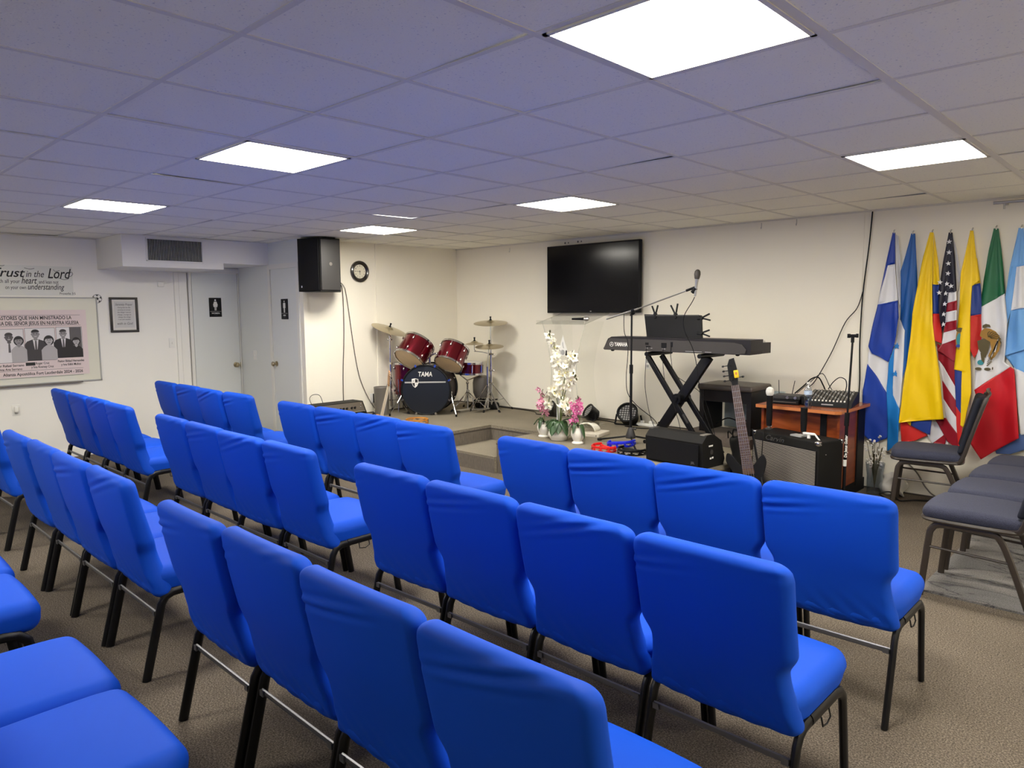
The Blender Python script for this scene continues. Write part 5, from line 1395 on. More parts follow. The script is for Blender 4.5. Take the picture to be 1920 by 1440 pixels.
MB(X=Xt).tube([V((-.33, -.22, 0)), V((.33, -.22, 0)), V((.33, .22, 0)), V((-.33, .22, 0))], .005, seg=6, closed=True).build('top_edge', M['acrylic_edge'], t)
MB(X=Xt).box((0, -.215, .02), (.64, .008, .03)).build('book_ledge', M['acrylic_edge'], t, smooth=False)
MB().box((0, .05, .010), (.60, .42, .018)).build('base_plate', M['acrylic'], t, smooth=False)
Xe = Matrix(((1, 0, 0, .0), (0, 0, -1, -.107), (0, 1, 0, .85), (0, 0, 0, 1)))
mb = MB(X=Xe)
mb.prism([(-.075, -.09), (.075, -.09), (0, .13)], 0, .002, 0)
mb.prism([(-.068, -.088), (-.030, -.088), (-.038, -.035), (-.052, -.030)], .001, .003, 1); mb.prism([(.068, -.088), (.030, -.088), (.038, -.035), (.052, -.030)], .001, .003, 1)
mb.prism(ell(0, -.055, .036, .036, 24), .002, .004, 0); mb.prism(ell(0, -.055, .028, .028, 24), .003, .005, 2); mb.prism([(-.008, .045), (0, .06), (.004, .02), (.014, -.012), (.004, -.012), (-.006, .018)], .001, .003, 2)
mb.build('emblem', [M['white'], M['ink'], M['lightgrey']], t, smooth=False)
# wireless mic lying on the pulpit top
t = thing('microphone', 'silver-headed microphone lying on the pulpit top', 'microphone', X=T(-3.12, 3.62, HS + 1.150) @ RZ(.35) @ RY(PI / 2))
MB().lathe([(.010, -.13), (.012, -.06), (.015, 0)], seg=14).build('handle', M['black'], t); MB().lathe([(.016, 0), (.022, .008), (.025, .03), (.018, .05), (.004, .056)], seg=16).build('mic_head', M['steel'], t)

# ================================================================ ORCHIDS
def petal_flower(s, n=5, cup=.35):
    mb = MB()
    for q in range(n):
        a = 2 * PI * q / n
        wd, ln = (.62, 1.0) if q % 2 == 0 else (.5, .95)
        vs = []; fs = []
        for i in range(4):
            u = i / 3
            for j in (-1, 0, 1):
                ww = wd * math.sin(PI * (0.15 + .80 * u)) * .62
                vs.append((u * ln * s, j * ww * s, s * (cup * u * u - .12 * abs(j)) + .001 * i))
        for i in range(3):
            for j in range(2):
                k_ = i * 3 + j; fs.append((k_, k_ + 3, k_ + 4, k_ + 1))
        mb.add(vs, fs, 0, RZ(a))
    mb.ball((0, 0, s * .12), s * .16, 1, seg=8)
    return mb
pmesh = {'w': petal_flower(.050).mesh('white_blossom', [M['petalw'], M['petalheart']], ang=180), 'p': petal_flower(.034).mesh('pink_blossom', [M['petalp'], M['petalw']], ang=180),
         'q': petal_flower(.034).mesh('palepink_blossom', [M['petalp2'], M['petalw']], ang=180)}
view_dir = V((.62, -.78, .1)).normalized()
def blossoms(t, p0, pts, kind, spread, r_):
    for p in pts:
        o = bpy.data.objects.new('blossom', pmesh[kind]); COL.objects.link(o); o.parent = t
        d = (view_dir * r_.uniform(.3, 1) + V((r_.uniform(-1, 1), r_.uniform(-1, 1), r_.uniform(-.7, .7))) * .75).normalized()
        c = V(p) + V((r_.uniform(-1, 1), r_.uniform(-1, 1), r_.uniform(-1, 1))) * spread
        o.matrix_local = Matrix.Translation(c - V(p0)) @ frame_z((0, 0, 0), d, (r_.uniform(-1, 1), r_.uniform(-1, 1), .3)) @ Matrix.Scale(r_.uniform(.85, 1.15), 4)
def leafmesh(t, base, dirv, L, W_, droop):
    d = V(dirv); d.z = 0; d.normalize(); s = V((-d.y, d.x, 0)); vs = []; fs = []
    for i in range(9):
        u = i / 8; w_ = W_ * math.sin(PI * min(1, (.08 + .92 * u))) ** .7 * (1 - .15 * u)
        c = V(base) + d * (L * (1 - (1 - u) ** 1.3)) + V((0, 0, dirv[2] * .075 * math.sin(PI * min(1, u * 1.25)) - droop * u ** 2.2))
        for j in (-1, 0, 1): vs.append(tuple(c + s * j * w_ + V((0, 0, .012 * abs(j)))))
    for i in range(8):
        for j in range(2):
            k_ = i * 3 + j; fs.append((k_, k_ + 1, k_ + 4, k_ + 3))
    o = MB().add(vs, fs).build('leaf', M['leaf'], t, ang=180); sm = o.modifiers.new('s', 'SOLIDIFY'); sm.thickness = .002
def ribs(n, amp): return lambda a, z: 1 + amp * abs(math.cos(a * n / 2))
p0 = (-2.925, 2.985, HS)
t = thing('orchid_plant', 'tall white orchid in a round white bowl, the largest of the three pots', 'plant', p0, group='potted orchids')
MB().lathe([(.060, 0), (.078, .004), (.080, .012), (.086, .018), (.104, .045), (.106, .060), (.096, .085), (.094, .092), (.104, .112), (.102, .135), (.082, .150), (.074, .150), (.078, .130), (.02, .120)], seg=40).build('pot', M['ceramic'], t)
r2 = random.Random(11)
spA = smooth_path([(-2.925, 2.985, .44), (-2.905, 2.99, .62), (-2.90, 2.99, .78), (-2.93, 2.99, 1.0), (-2.975, 3.0, 1.17), (-3.05, 3.0, 1.32)], 6)
spB = smooth_path([(-2.915, 2.985, .44), (-2.89, 2.99, .70), (-2.86, 2.99, .90), (-2.82, 2.99, 1.06), (-2.765, 2.99, 1.13), (-2.735, 2.99, 1.10)], 6)
spC = smooth_path([(-2.92, 2.985, .44), (-2.88, 2.98, .66), (-2.83, 2.98, .82), (-2.76, 2.97, .92), (-2.72, 2.97, .94)], 6)
spD = smooth_path([(-2.93, 2.985, .44), (-2.94, 2.98, .68), (-2.98, 2.97, .80), (-3.03, 2.97, .74), (-3.04, 2.97, .62)], 6)
spE = smooth_path([(-2.91, 2.985, .44), (-2.86, 2.96, .60), (-2.80, 2.95, .69), (-2.77, 2.95, .60)], 6)
for sp_ in (spA, spB, spC, spD, spE): MB(X=T(*(-V(p0)))).tube(sp_, .0045, seg=6).build('stem', M['stem'], t)
blossoms(t, p0, spA[13:30] + spA[13:24], 'w', .026, r2); blossoms(t, p0, spB[13:29:1], 'w', .030, r2); blossoms(t, p0, spC[12:24], 'w', .034, r2); blossoms(t, p0, spD[8:24] + spA[9:13], 'w', .034, r2); blossoms(t, p0, spE[10:18], 'w', .028, r2)
mb = MB(X=T(*(-V(p0))))
for c in ((-3.055, 3.0, 1.33), (-3.04, 2.99, 1.36), (-3.075, 3.0, 1.315), (-2.735, 2.98, 1.10), (-2.725, 2.98, 1.14), (-2.75, 2.98, 1.17), (-2.71, 2.97, .955), (-2.70, 2.97, .92), (-2.735, 2.97, .975)): mb.ball(c, .013, sz=(.8, .8, 1.2), seg=8)
mb.build('buds', M['bud'], t)
MB(X=T(*(-V(p0)))).box((-2.945, 3.0, .60), (.030, .010, .30)).build('support_stake', M['white'], t, smooth=False)
for dv, L_, w_, dr in (((-.6, -.6, .55), .13, .036, .03), ((.8, -.3, .5), .155, .045, .11), ((.2, -.9, .5), .15, .055, .11), ((.9, .4, .6), .17, .024, .0), ((-.8, .4, .5), .12, .030, .02), ((.62, -.8, .6), .14, .050, .09), ((-.2, -.95, .6), .13, .040, .05)): leafmesh(t, (0, 0, .152), dv, L_, w_, dr)
for (pp, kind, lab, sp_, hsc) in (((-3.148, 3.02, HS), 'q', 'pale pink orchid in a ribbed white pot, left of the white one', None, 1.0), ((-2.672, 2.955, HS), 'p', 'bright pink orchid in a ribbed white pot, right of the white one', None, 1.0)):
    t = thing('orchid_plant', lab, 'plant', pp, group='potted orchids')
    pr = [(.052, 0), (.056, .004), (.056, .012), (.044, .022), (.054, .045), (.068, .075), (.070, .100), (.062, .122), (.064, .132), (.056, .132), (.052, .115), (.01, .110)] if kind == 'q' else [(.050, 0), (.056, .004), (.054, .014), (.040, .024), (.050, .045), (.064, .080), (.062, .115), (.050, .145), (.052, .152), (.044, .152), (.042, .125), (.01, .118)]
    MB().lathe(pr, seg=56, mod=lambda a, z: 1 - .035 * abs(math.sin(a * 9)) if z > .02 else 1).build('pot', M['ceramic'], t)
    dx = .005 if kind == 'q' else .035
    st_ = smooth_path([(0, 0, .11), (dx * .5, 0, .20), (dx, 0, .30), (dx * .6, -.01, .38), (-.01, -.01, .41)], 5)
    MB().tube(st_, .004, seg=6).build('stem', M['stem'], t)
    c0 = V((-.005, -.01, .325)) if kind == 'q' else V((.0, -.01, .325))
    pts = [V(pp) + c0 + V((r2.gauss(0, .032), r2.gauss(0, .03), r2.gauss(0, .045))) for _ in range(26)]
    if kind == 'p': pts += [V(pp) + V((-.035, -.01, .23)) + V((r2.gauss(0, .015), 0, r2.gauss(0, .02))) for _ in range(5)]
    else: pts += [V(pp) + V((.04, -.01, .25)) + V((r2.gauss(0, .015), 0, r2.gauss(0, .02))) for _ in range(4)]
    blossoms(t, pp, pts, kind, .01, r2)
    mb = MB()
    for q in range(7):
        a = V((r2.uniform(-.05, .05), -.01, r2.uniform(.41, .47))); mb.ball(tuple(a), .006, sz=(.8, .8, 1.4), seg=6); mb.tube([V((0, -.01, .38)), a], .0015, seg=4)
    mb.build('buds', M['bud'], t)
    for dv, L_, w_, dr in (((-.7, -.5, .5), .10, .014, .02), ((.8, -.2, .4), .105, .026, .11), ((.1, -.9, .5), .085, .024, .07), ((-.8, .3, .6), .12, .012, .03)): leafmesh(t, (0, 0, .134 if kind == 'q' else .154), dv, L_, w_, dr)
# folded white cloth cap and flat box behind the pots
t = thing('flat_box', 'flat cream box on the stage right of the orchids', 'box', (-2.86, 3.40, HS), math.radians(12))
MB().rbox((0, 0, .020), (.30, .26, .040), .008, k=2).build('box_body', mat('cream_plastic', S((206, 198, 182)), .5), t); MB().ball((.12, -.13, .02), .007).build('button', M['grey'], t)
t = thing('folded_napkin', 'white folded cloth tent lying on the flat box', 'cloth', (-2.90, 3.40, HS + .041), math.radians(20))
vs = []; fs = []
for i in range(15):
    a = PI * i / 14
    for j in range(7):
        y = -.09 + .18 * j / 6
        rr_ = .085 + .008 * math.sin(j * 2 + i * .9)
        vs.append((-.105 * math.cos(a) * (1 - .06 * math.sin(j)), y, rr_ * math.sin(a) ** .8 * (1 - .25 * (j / 6)) + .001))
for i in range(14):
    for j in range(6): k_ = i * 7 + j; fs.append((k_, k_ + 7, k_ + 8, k_ + 1))
o = MB().add(vs, fs).build('cloth', M['petalw'], t, ang=60); sm = o.modifiers.new('s', 'SOLIDIFY'); sm.thickness = .004

# ---- par cans along the front wall
def parcan(label, x, y, rz, s=1.0):
    t = thing('stage_light', label, 'stage light', (x, y, HS), rz, group='black floor stage lights')
    mb = MB(); 
    X = T(0, 0, .075 * s) @ RX(math.radians(-35))       # local z: beam, tilted
    X = T(0, 0, .085 * s) @ RX(math.radians(55))
    MB(X=X).lathe([(.040 * s, -.09 * s), (.075 * s, -.06 * s), (.088 * s, .05 * s), (.092 * s, .055 * s), (.092 * s, .065 * s), (.080 * s, .065 * s), (.078 * s, .045 * s)], seg=28).build('housing', M['black'], t)
    MB(X=X).lathe([(.0005, .046 * s), (.078 * s, .046 * s)], seg=28, cap0=False, cap1=False).build('lens_plate', M['darkgrey'], t)
    mb = MB(X=X)
    for i in range(-3, 4):
        for j in range(-3, 4):
            if i * i + j * j <= 10: mb.ball((i * .021 * s, j * .021 * s, .048 * s), .008 * s, sz=(1, 1, .5), seg=8)
    mb.build('led_lenses', M['lightgrey'], t)
    MB().tube(smooth_path([(-.105 * s, 0, .09 * s), (-.115 * s, 0, .03 * s), (-.10 * s, -.02, .008), (.10 * s, -.02, .008), (.115 * s, 0, .03 * s), (.105 * s, 0, .09 * s)], 4), .008 * s, seg=6).build('bracket', M['black'], t)
parcan('round stage light with a grid of lenses, on the stage behind the microphone stand', -2.93, 4.16, .35, 1.25)
parcan('black stage light on the floor behind the orchids', -3.98, 4.12, -.2, .95)
parcan('black stage light on the floor between pulpit and microphone stand', -3.44, 4.17, -.5, .95)
t = thing('power_strip', 'white power strip with plugs on the stage by the wall', 'power strip', (-2.72, 4.20, HS), math.radians(3))
MB().rbox((0, 0, .018), (.24, .05, .034), .010, k=2).build('body', M['white'], t)
MB().box((-.06, 0, .045), (.035, .03, .03), b=.005).box((.05, 0, .048), (.045, .035, .03), b=.005).build('plug', M['white'], t)
cord('stage_cable', 'tangle of dark cable around the power strip', [(-2.9, 4.05, HS + .006), (-2.75, 4.02, HS + .008), (-2.6, 4.08, HS + .01), (-2.55, 4.2, HS + .02), (-2.62, 4.26, HS + .05), (-2.5, 4.27, HS + .06), (-2.45, 4.15, HS + .006), (-2.3, 4.12, HS + .006), (-2.1, 4.22, HS + .006)], .005)
# ================================================================ KEYBOARD AREA
# platform under the bench
t = thing('low_platform', 'low brown carpeted platform under the black bench', 'platform', (-1.69, 3.95, HS))
MB().box((0, 0, .045), (.72, .52, .09), b=.006).build('deck', M['boxcarpet'], t)
# bench
t = thing('keyboard_bench', 'dark bench with a padded top behind the keyboard stand', 'bench', (-1.67, 4.06, HS + .09))
def bt(x, y, z): return (x, y, z + (.018 * (1 - (x / .27) ** 2) * (1 - (y / .2) ** 2) if z > 0 else 0))
MB().rbox((0, 0, .425), (.55, .42, .055), .022, n=(8, 6, 1), k=3, deform=bt).build('padded_top', M['benchtop'], t, ang=180)
mb = MB()
for s in (-1, 1): MB().box((s * .235, 0, .20), (.045, .37, .40)).build('side_panel', M['benchwood'], t, smooth=False)
MB().box((0, -.165, .345), (.43, .03, .11)).build('apron', M['benchwood'], t, smooth=False)
MB().box((0, .165, .345), (.43, .03, .11)).build('apron', M['benchwood'], t, smooth=False)
t = thing('pale_sheet', 'pale blue-grey board leaning on the wall behind the bench', 'board', (-1.60, 4.295, HS + .09))
MB().box((.02, 0, .19), (.60, .02, .38)).build('board', M['mirrorblue'], t, smooth=False)
cord('stage_cable', 'black cable looped under the bench', [(-1.88, 4.12, HS + .13), (-1.75, 4.10, HS + .20), (-1.62, 4.12, HS + .17), (-1.55, 4.10, HS + .20), (-1.47, 4.08, HS + .19), (-1.42, 4.0, HS + .12), (-1.3, 3.9, HS + .05)], .006)
# keyboard
KY = 3.40; KX0, KX1 = -2.705, -1.205; KZb = 1.178
t = thing('digital_keyboard', 'long dark digital keyboard on the X stand, its lettered back to the room', 'keyboard', ((KX0 + KX1) / 2, KY, KZb))
KL = KX1 - KX0; h = KL / 2
X = Matrix(((0, 0, 1, 0), (1, 0, 0, 0), (0, 1, 0, 0), (0, 0, 0, 1)))   # (y,z) profile extruded along x
mb = MB()
# body: back face profile tapers at the left end
pr = [(-h, .015), (-h + .005, .0), (h * .985, 0.0), (h, .03), (h, .125), (h - .35, .127), (-h + .09, .127), (-h + .05, .108)]
XK = Matrix(((1, 0, 0, 0), (0, 0, 1, 0), (0, 1, 0, 0), (0, 0, 0, 1)))
MB(X=XK).prism(pr, .0, .23).build('body', M['kbdark'], t, smooth=False)
MB().box((0, .31, .048), (KL - .01, .17, .092)).build('key_bed', M['kbdark'], t, smooth=False)
pr2 = [(-h + .004, .012), (-h + .012, .004), (h - .10, .004), (h - .045, .012), (h - .035, .045), (h - .07, .085), (h - .15, .102), (-h + .075, .112)]
MB(X=XK).prism(pr2, -.012, .002).build('back_panel', M['kbgrey'], t, smooth=False)
MB().box((0, .31, .101), (KL - .1, .15, .014)).build('white_keys', M['white'], t, smooth=False)
mb = MB()
for q in range(36): mb.box((-h + .12 + q * (KL - .24) / 35, .28, .114), (.012, .09, .014))
mb.build('black_keys', M['black'], t, smooth=False)
Xb = Matrix(((1, 0, 0, 0), (0, 0, -1, -.0125), (0, 1, 0, .0), (0, 0, 0, 1)))
text('YAMAHA', .052, Xb @ T(0, .055, .001), M['white'], parent=t, weight=.020, fit=(-h + .135, -h + .285))
mb = MB(X=Xb)
for q in range(24):
    a = 2 * PI * q / 24; a2 = 2 * PI * (q + 1) / 24
mb.tube([V((-h + .103 + .021 * math.cos(2 * PI * q / 20), .055 + .021 * math.sin(2 * PI * q / 20), .001)) for q in range(20)], .0018, seg=5, closed=True)
for q in range(3):
    a = PI / 2 + q * 2 * PI / 3
    mb.tube([V((-h + .103, .055, .001)), V((-h + .103 + .017 * math.cos(a), .055 + .017 * math.sin(a), .001))], .0022, seg=5)
mb.build('tuning_fork_mark', M['white'], t)
mb = MB(X=Xb)
for (x, y, a, b) in ((-h + .50, .070, .035, .022), (-h + .515, .045, .05, .010), (-h + .68, .060, .055, .045), (-h + .76, .070, .022, .045)): MB(X=Xb).box((x, y, 0), (a, b, .003)).build('socket', M['black'], t, smooth=False)
mb = MB(X=Xb)
for (x, y, a) in ((-h + .50, .030, .025), (-h + .55, .030, .018), (-h + .68, .028, .035), (-h + .98, .014, .16), (-h + 1.12, .014, .06)): mb.box((x, y, .001), (a, .004, .001))
mb.build('small_print', M['lightgrey'], t, smooth=False)
for xx in (-h + .07, h - .14): MB().ball((xx, .05, -.006), .018, sz=(1, 1, .5)).build('foot', M['black'], t)
# stand: double X
t = thing('keyboard_stand', 'black double-braced X stand carrying the keyboard', 'keyboard stand', (-1.87, 3.55, HS)); X = T(1.87, -3.55, -HS)
za, zb = HS + .03, KZb - .045
def bar(p, q, w_=.030, d_=.030):
    p = V(p); q = V(q); L = (q - p).length
    return MB(X=X @ frame_z(p, q - p, (0, 1, 0))).box((0, 0, L / 2), (d_, w_, L), b=.004)
yA, yB, yC = 3.47, 3.53, 3.60
bar((-2.250, yA, zb), (-1.69, yA, za), .045).build('cross_bar', M['blackmetal'], t)
bar((-2.180, yC, zb), (-1.60, yC, za), .045).build('cross_bar', M['blackmetal'], t)
bar((-1.655, yB, zb + .01), (-2.20, yB, za), .085, .050).build('cross_bar', M['blackmetal'], t)
MB(X=X).tube([V((-1.925, 3.44, .755)), V((-1.925, 3.63, .755))], .045, seg=20).tube([V((-1.925, 3.42, .755)), V((-1.925, 3.44, .755))], .022, seg=14).build('clutch', M['blackmetal'], t)
MB(X=X @ frame_z((-1.855, 3.46, .66), (.56, 0, -.83), (0, 1, 0))).box((0, -.028, .08), (.02, .02, .09), b=.003).build('height_lock', M['darkgrey'], t)
for (xx) in (-2.20, -1.66): MB(X=X).tube([V((xx, 3.37, KZb - .024)), V((xx, 3.80, KZb - .024))], .020, seg=12).build('top_arm', M['blackmetal'], t)
for (xx) in (-1.655, -2.20): MB(X=X).tube([V((xx, 3.36, HS + .018)), V((xx, 3.80, HS + .018))], .018, seg=12).build('base_foot', M['blackmetal'], t)
# sheet-music board with clips
XS = T(-2.015, KY + .11, KZb + .125) @ RX(math.radians(-8))
t = thing('music_rest', 'black board standing on top of the keyboard as a music rest', 'music rest', X=XS)
MB(X=XK).prism([(-.265, 0), (.305, 0), (.278, .205), (-.315, .215)], -.012, .012).build('board', M['black'], t, smooth=False)
MB().box((-.02, -.016, .203), (.56, .004, .010)).build('ledge_strip', M['darkgrey'], t, smooth=False)
def clip(label, x, z, ang, s=1.0):
    tt = thing('spring_clamp', label, 'clamp', X=XS @ T(x, -.01, z) @ RY(ang), group='black spring clamps on the music rest')
    for sg in (-1, 1):
        MB(X=RY(sg * .33)).box((0, sg * .006, .045 * s), (.014, .014, .085 * s), b=.004).build('jaw_handle', M['black'], tt)
    MB().tube([V((0, -.014, 0)), V((0, .014, 0))], .014).box((0, 0, -.02), (.022, .026, .04), b=.004).build('spring_pivot', M['black'], tt)
clip('black spring clamp on the top left of the music rest', -.195, .215, -.15)
clip('black spring clamp on the top middle of the music rest', .02, .213, -.25, 1.15)
clip('black spring clamp on the upper right edge of the music rest', .285, .180, 1.45)
clip('black spring clamp on the lower right edge of the music rest', .295, .045, 1.55)
# boom mic stand
p = V((-2.275, 3.24, HS))
t = thing('microphone_stand', 'tall black boom microphone stand in front of the keyboard', 'microphone stand', p, group='microphone stands'); X = T(*(-p))
MB(X=X).tube([p + V((0, 0, .08)), p + V((0, 0, .72))], .0125, seg=12).tube([p + V((0, 0, .70)), p + V((0, 0, 1.215))], .0085, seg=10).build('pole', M['blackmetal'], t)
MB(X=X).tube([p + V((0, 0, .66)), p + V((0, 0, .74))], .017, seg=12).build('clutch', M['black'], t)
MB(X=X).lathe([(.045, .06), (.048, .075), (.028, .14), (.018, .16)], X=T(*p)).tube([p + V((.02, 0, .15)), p + V((.045, 0, .15))], .006).ball(tuple(p + V((.05, 0, .15))), .012).build('tripod_hub', M['darkgrey'], t)
for a in (math.radians(186), math.radians(312), math.radians(60)):
    d = V((math.cos(a), math.sin(a), 0))
    MB(X=X).tube([p + d * .03 + V((0, 0, .075)), p + d * .33 + V((0, 0, .014))], .009, seg=8).tube([p + d * .315 + V((0, 0, .017)), p + d * .35 + V((0, 0, .012))], .013, seg=8).build('leg', M['blackmetal'], t)
pv = V((-2.255, 3.24, 1.555)); b0 = V((-2.555, 3.24, 1.478)); b1 = V((-1.64, 3.24, 1.745))
MB(X=X).tube([b0, pv + (b1 - pv) * .08], .0095, seg=10).tube([pv, b1], .0065, seg=8).build('boom_arm', M['steel'], t)
MB(X=X).tube([b1 - (b1 - pv) * .13, b1], .011, seg=10).build('boom_tip', M['black'], t)
MB(X=X).ball(tuple(pv - V((.01, 0, .02))), .022).tube([p + V((.0, 0, 1.20)), pv - V((.01, 0, .02))], .013).tube([pv + V((-.0, -.03, 0)), pv + V((0, .03, 0))], .012).tube([pv + V((0, -.03, 0)), pv + V((-.01, -.035, -.05))], .006).build('boom_clamp', M['black'], t)
mx = V((-1.622, 3.24, 1.76))
t = thing('microphone', 'microphone clipped upright at the end of the long boom arm', 'microphone', X=frame_z(mx + V((-.012, 0, -.06)), (.10, 0, 1), (1, 0, 0)))
MB().lathe([(.008, -.03), (.010, 0), (.013, .08), (.017, .115)], seg=16).build('handle', M['steel'], t)
MB().lathe([(.018, .115), (.022, .125), (.027, .155), (.024, .178), (.014, .192), (.003, .196)], seg=18).build('mic_head', mat('mic_mesh', (.10, .09, .08), .35, metal=.8, bump=.8, bscale=900), t)
MB().tube([V((-.03, 0, .0)), V((0, 0, .04))], .017).build('mic_clip', M['black'], t)
cord('microphone_cable', 'cable dropping from the boom microphone past the keyboard', [(-1.64, 3.24, 1.665), (-1.665, 3.24, 1.62), (-1.745, 3.25, 1.50), (-1.75, 3.27, 1.38), (-1.70, 3.33, 1.22), (-1.66, 3.34, 1.05), (-1.62, 3.34, .80), (-1.55, 3.34, .60), (-1.48, 3.36, .44), (-1.43, 3.42, HS + .008)], .0035)
cord('microphone_cable', 'cable clipped beside the boom stand pole, looping to the power strip', [(-2.36, 3.24, 1.535), (-2.355, 3.24, 1.36), (-2.32, 3.25, 1.26), (-2.31, 3.23, 1.1), (-2.315, 3.22, .95), (-2.298, 3.22, .80), (-2.25, 3.30, .68), (-2.28, 3.65, .50), (-2.42, 3.95, .36), (-2.52, 4.10, HS + .01)], .0035)
cord('keyboard_cable', 'thin cable hanging from the keyboard socket, left one', [(-2.21, 3.385, 1.22), (-2.205, 3.375, 1.10), (-2.215, 3.38, .85), (-2.19, 3.42, .60), (-2.18, 3.5, .45), (-2.25, 3.7, HS + .008)], .0028)
cord('keyboard_cable', 'thin cable hanging from the keyboard socket, middle one', [(-2.03, 3.385, 1.22), (-2.025, 3.372, 1.10), (-2.0, 3.38, .90), (-1.93, 3.41, .70), (-1.86, 3.41, .50), (-1.85, 3.42, HS + .008)], .0028)
cord('keyboard_cable', 'thin cable hanging from the keyboard socket, right one', [(-1.95, 3.385, 1.23), (-1.94, 3.372, 1.12), (-1.90, 3.40, .97), (-1.80, 3.66, .80), (-1.72, 3.68, .62), (-1.66, 3.68, HS + .10)], .0028)

# floor monitor speaker on its side
XM = T(-1.515, 2.86, HS) @ RZ(math.radians(-5))
t = thing('floor_monitor', 'large black loudspeaker lying on its side at the stage edge', 'speaker', X=XM)
XC = Matrix(((0, 0, 1, -.275), (1, 0, 0, 0), (0, 1, 0, 0), (0, 0, 0, 1)))
cab = [(-.11, 0), (.17, 0), (.19, .05), (.14, .20), (.03, .262), (-.065, .262), (-.125, .205)]
MB(X=XC).prism(cab, 0, .55).build('cabinet', M['blackmatte'], t, smooth=False)
MB().box((0, -.132, .10), (.49, .012, .17), X=RX(-.04)).build('grille', M['black'], t, smooth=False)
MB().rbox((-.262, -.02, .250), (.05, .10, .03), .008, k=2).build('corner_cap', M['darkgrey'], t); MB().rbox((.235, -.02, .250), (.05, .10, .03), .008, k=2).build('corner_cap', M['grey'], t)
Xe = Matrix(((0, 0, 1, .2755), (1, 0, 0, 0), (0, 1, 0, 0), (0, 0, 0, 1)))
MB(X=Xe).box((-.01, .175, .001), (.055, .012, .002)).box((-.01, .075, .001), (.02, .014, .002)).box((.018, .078, .001), (.02, .014, .002)).build('port_labels', M['white'], t, smooth=False)
MB(X=Xe).lathe([(.020, 0), (.020, .004), (.014, .004)], X=T(0, .125, 0)).build('input_jack', M['darkgrey'], t)
text('JBL', .028, Matrix(((1, 0, 0, .20), (0, 0, -1, -.139), (0, 1, 0, .045), (0, 0, 0, 1))), M['inkgrey'], parent=t)

# bass guitar + black gig bag
btop = V((-1.205, 3.06, 1.175)); bbot = V((-.955, 3.00, .03))
pegs = [(-.036, .045 + .040 * q) for q in range(4)] + [(.028, .06)]
g, GX = guitar('bass_guitar', 'black five-string bass guitar with a yellow tag on its headstock', bbot, btop, (.35, -.93, .1), .43, .34, M['black'], M['rosewood'], M['rosewood'], .86, .22, 1, 5, 24, M['black'], pegs, nw=1.45)
t = thing('yellow_tuner', 'yellow clip-on tag on the bass guitar headstock', 'tuner', X=GX @ T(.024, 0, (btop - bbot).length - .135))
sg_ = 1 if (GX.to_3x3() @ V((0, 1, 0))).dot(V((.35, -.93, .1))) > 0 else -1
MB().rbox((0, sg_ * .045, 0), (.036, .012, .062), .006, k=2).build('tag_body', M['amber'], t)
MB().box((0, sg_ * .052, .004), (.014, .003, .020)).build('clip_mark', M['edgeband'], t, smooth=False); MB().box((0, sg_ * .030, 0), (.02, .03, .02)).build('clip', M['black'], t, smooth=False)
p = V((-1.13, 2.98, 0))
t = thing('guitar_stand', 'black folding stand holding the bass guitar on the floor', 'guitar stand', (-.96, 3.06, 0)); X = T(.96, -3.06, 0)
mb = MB(X=X)
for a in (V((-1.10, 2.90, .01)), V((-.80, 2.92, .01)), V((-.93, 3.26, .01))): MB(X=X).tube([V((-.965, 3.075, .36)), a], .009, seg=8).build('leg', M['blackmetal'], t)
MB(X=X).tube(smooth_path([(-1.06, 2.95, .10), (-1.06, 3.04, .06), (-.96, 3.07, .10), (-.85, 3.04, .06), (-.85, 2.95, .10)], 4), .010, seg=8).tube([V((-.965, 3.075, .34)), V((-1.03, 3.09, .62))], .009).build('yoke', M['blackmetal'], t)
t = thing('gig_bag', 'black soft bag slumped between the floor speaker and the bass guitar', 'bag', (-1.08, 3.14, 0))
def gb(x, y, z):
    zz = (z + .27) / .54
    return (x * (1 - .45 * zz) - .10 * zz + .008 * math.sin(z * 30 + y * 20), y * (1 - .4 * zz) + .02 * math.sin(z * 12), z + .01 * math.sin(x * 40))
MB().rbox((0, 0, .275), (.20, .16, .54), .05, n=(4, 4, 14), k=3, deform=gb).build('bag_body', M['blackmatte'], t, ang=60)
MB().tube(smooth_path([(-.12, -.03, .53), (-.10, -.06, .60), (-.04, -.04, .57), (-.03, -.07, .45), (-.02, -.09, .20)], 5), .007, seg=6).tube(smooth_path([(-.16, -.03, .52), (-.15, -.05, .58), (-.11, -.05, .55)], 4), .006, seg=6).build('strap', M['blackmatte'], t)

# guitar amplifier
aA = V((-1.165, 3.387, 0)); aB = V((-.536, 3.167, 0)); dA = (aB - aA).normalized(); nA = V((-dA.y, dA.x, 0)); wA = (aB - aA).length
XA2 = Matrix(((dA.x, nA.x, 0, (aA.x + aB.x) / 2), (dA.y, nA.y, 0, (aA.y + aB.y) / 2), (0, 0, 1, 0), (0, 0, 0, 1)))
t = thing('guitar_amplifier', 'black guitar amplifier with a silver grille in front of the desk', 'amplifier', X=XA2)
MB().rbox((0, .135, .28), (wA, .27, .56), .012, k=2).build('cabinet', M['blackmatte'], t)
gw, gh = wA - .040, .455
vs = []; mb = MB()
Xf = Matrix(((1, 0, 0, 0), (0, 0, -1, 0), (0, 1, 0, 0), (0, 0, 0, 1)))
mb.box((-.0, -.004, .262), (gw, .008, gh), 0)
nrow = 40
for q in range(nrow): mb.box((0, -.0085, .262 - gh / 2 + .006 + q * (gh - .012) / (nrow - 1)), (gw - .004, .003, .0052), 1)
mb.build('grille_cloth', [M['black'], M['grille']], t, smooth=False)
text('Carvin', .058, Xf @ T(-.10, .522, .001), M['steel'], parent=t, shear=.35, weight=.006, sx=1.25)
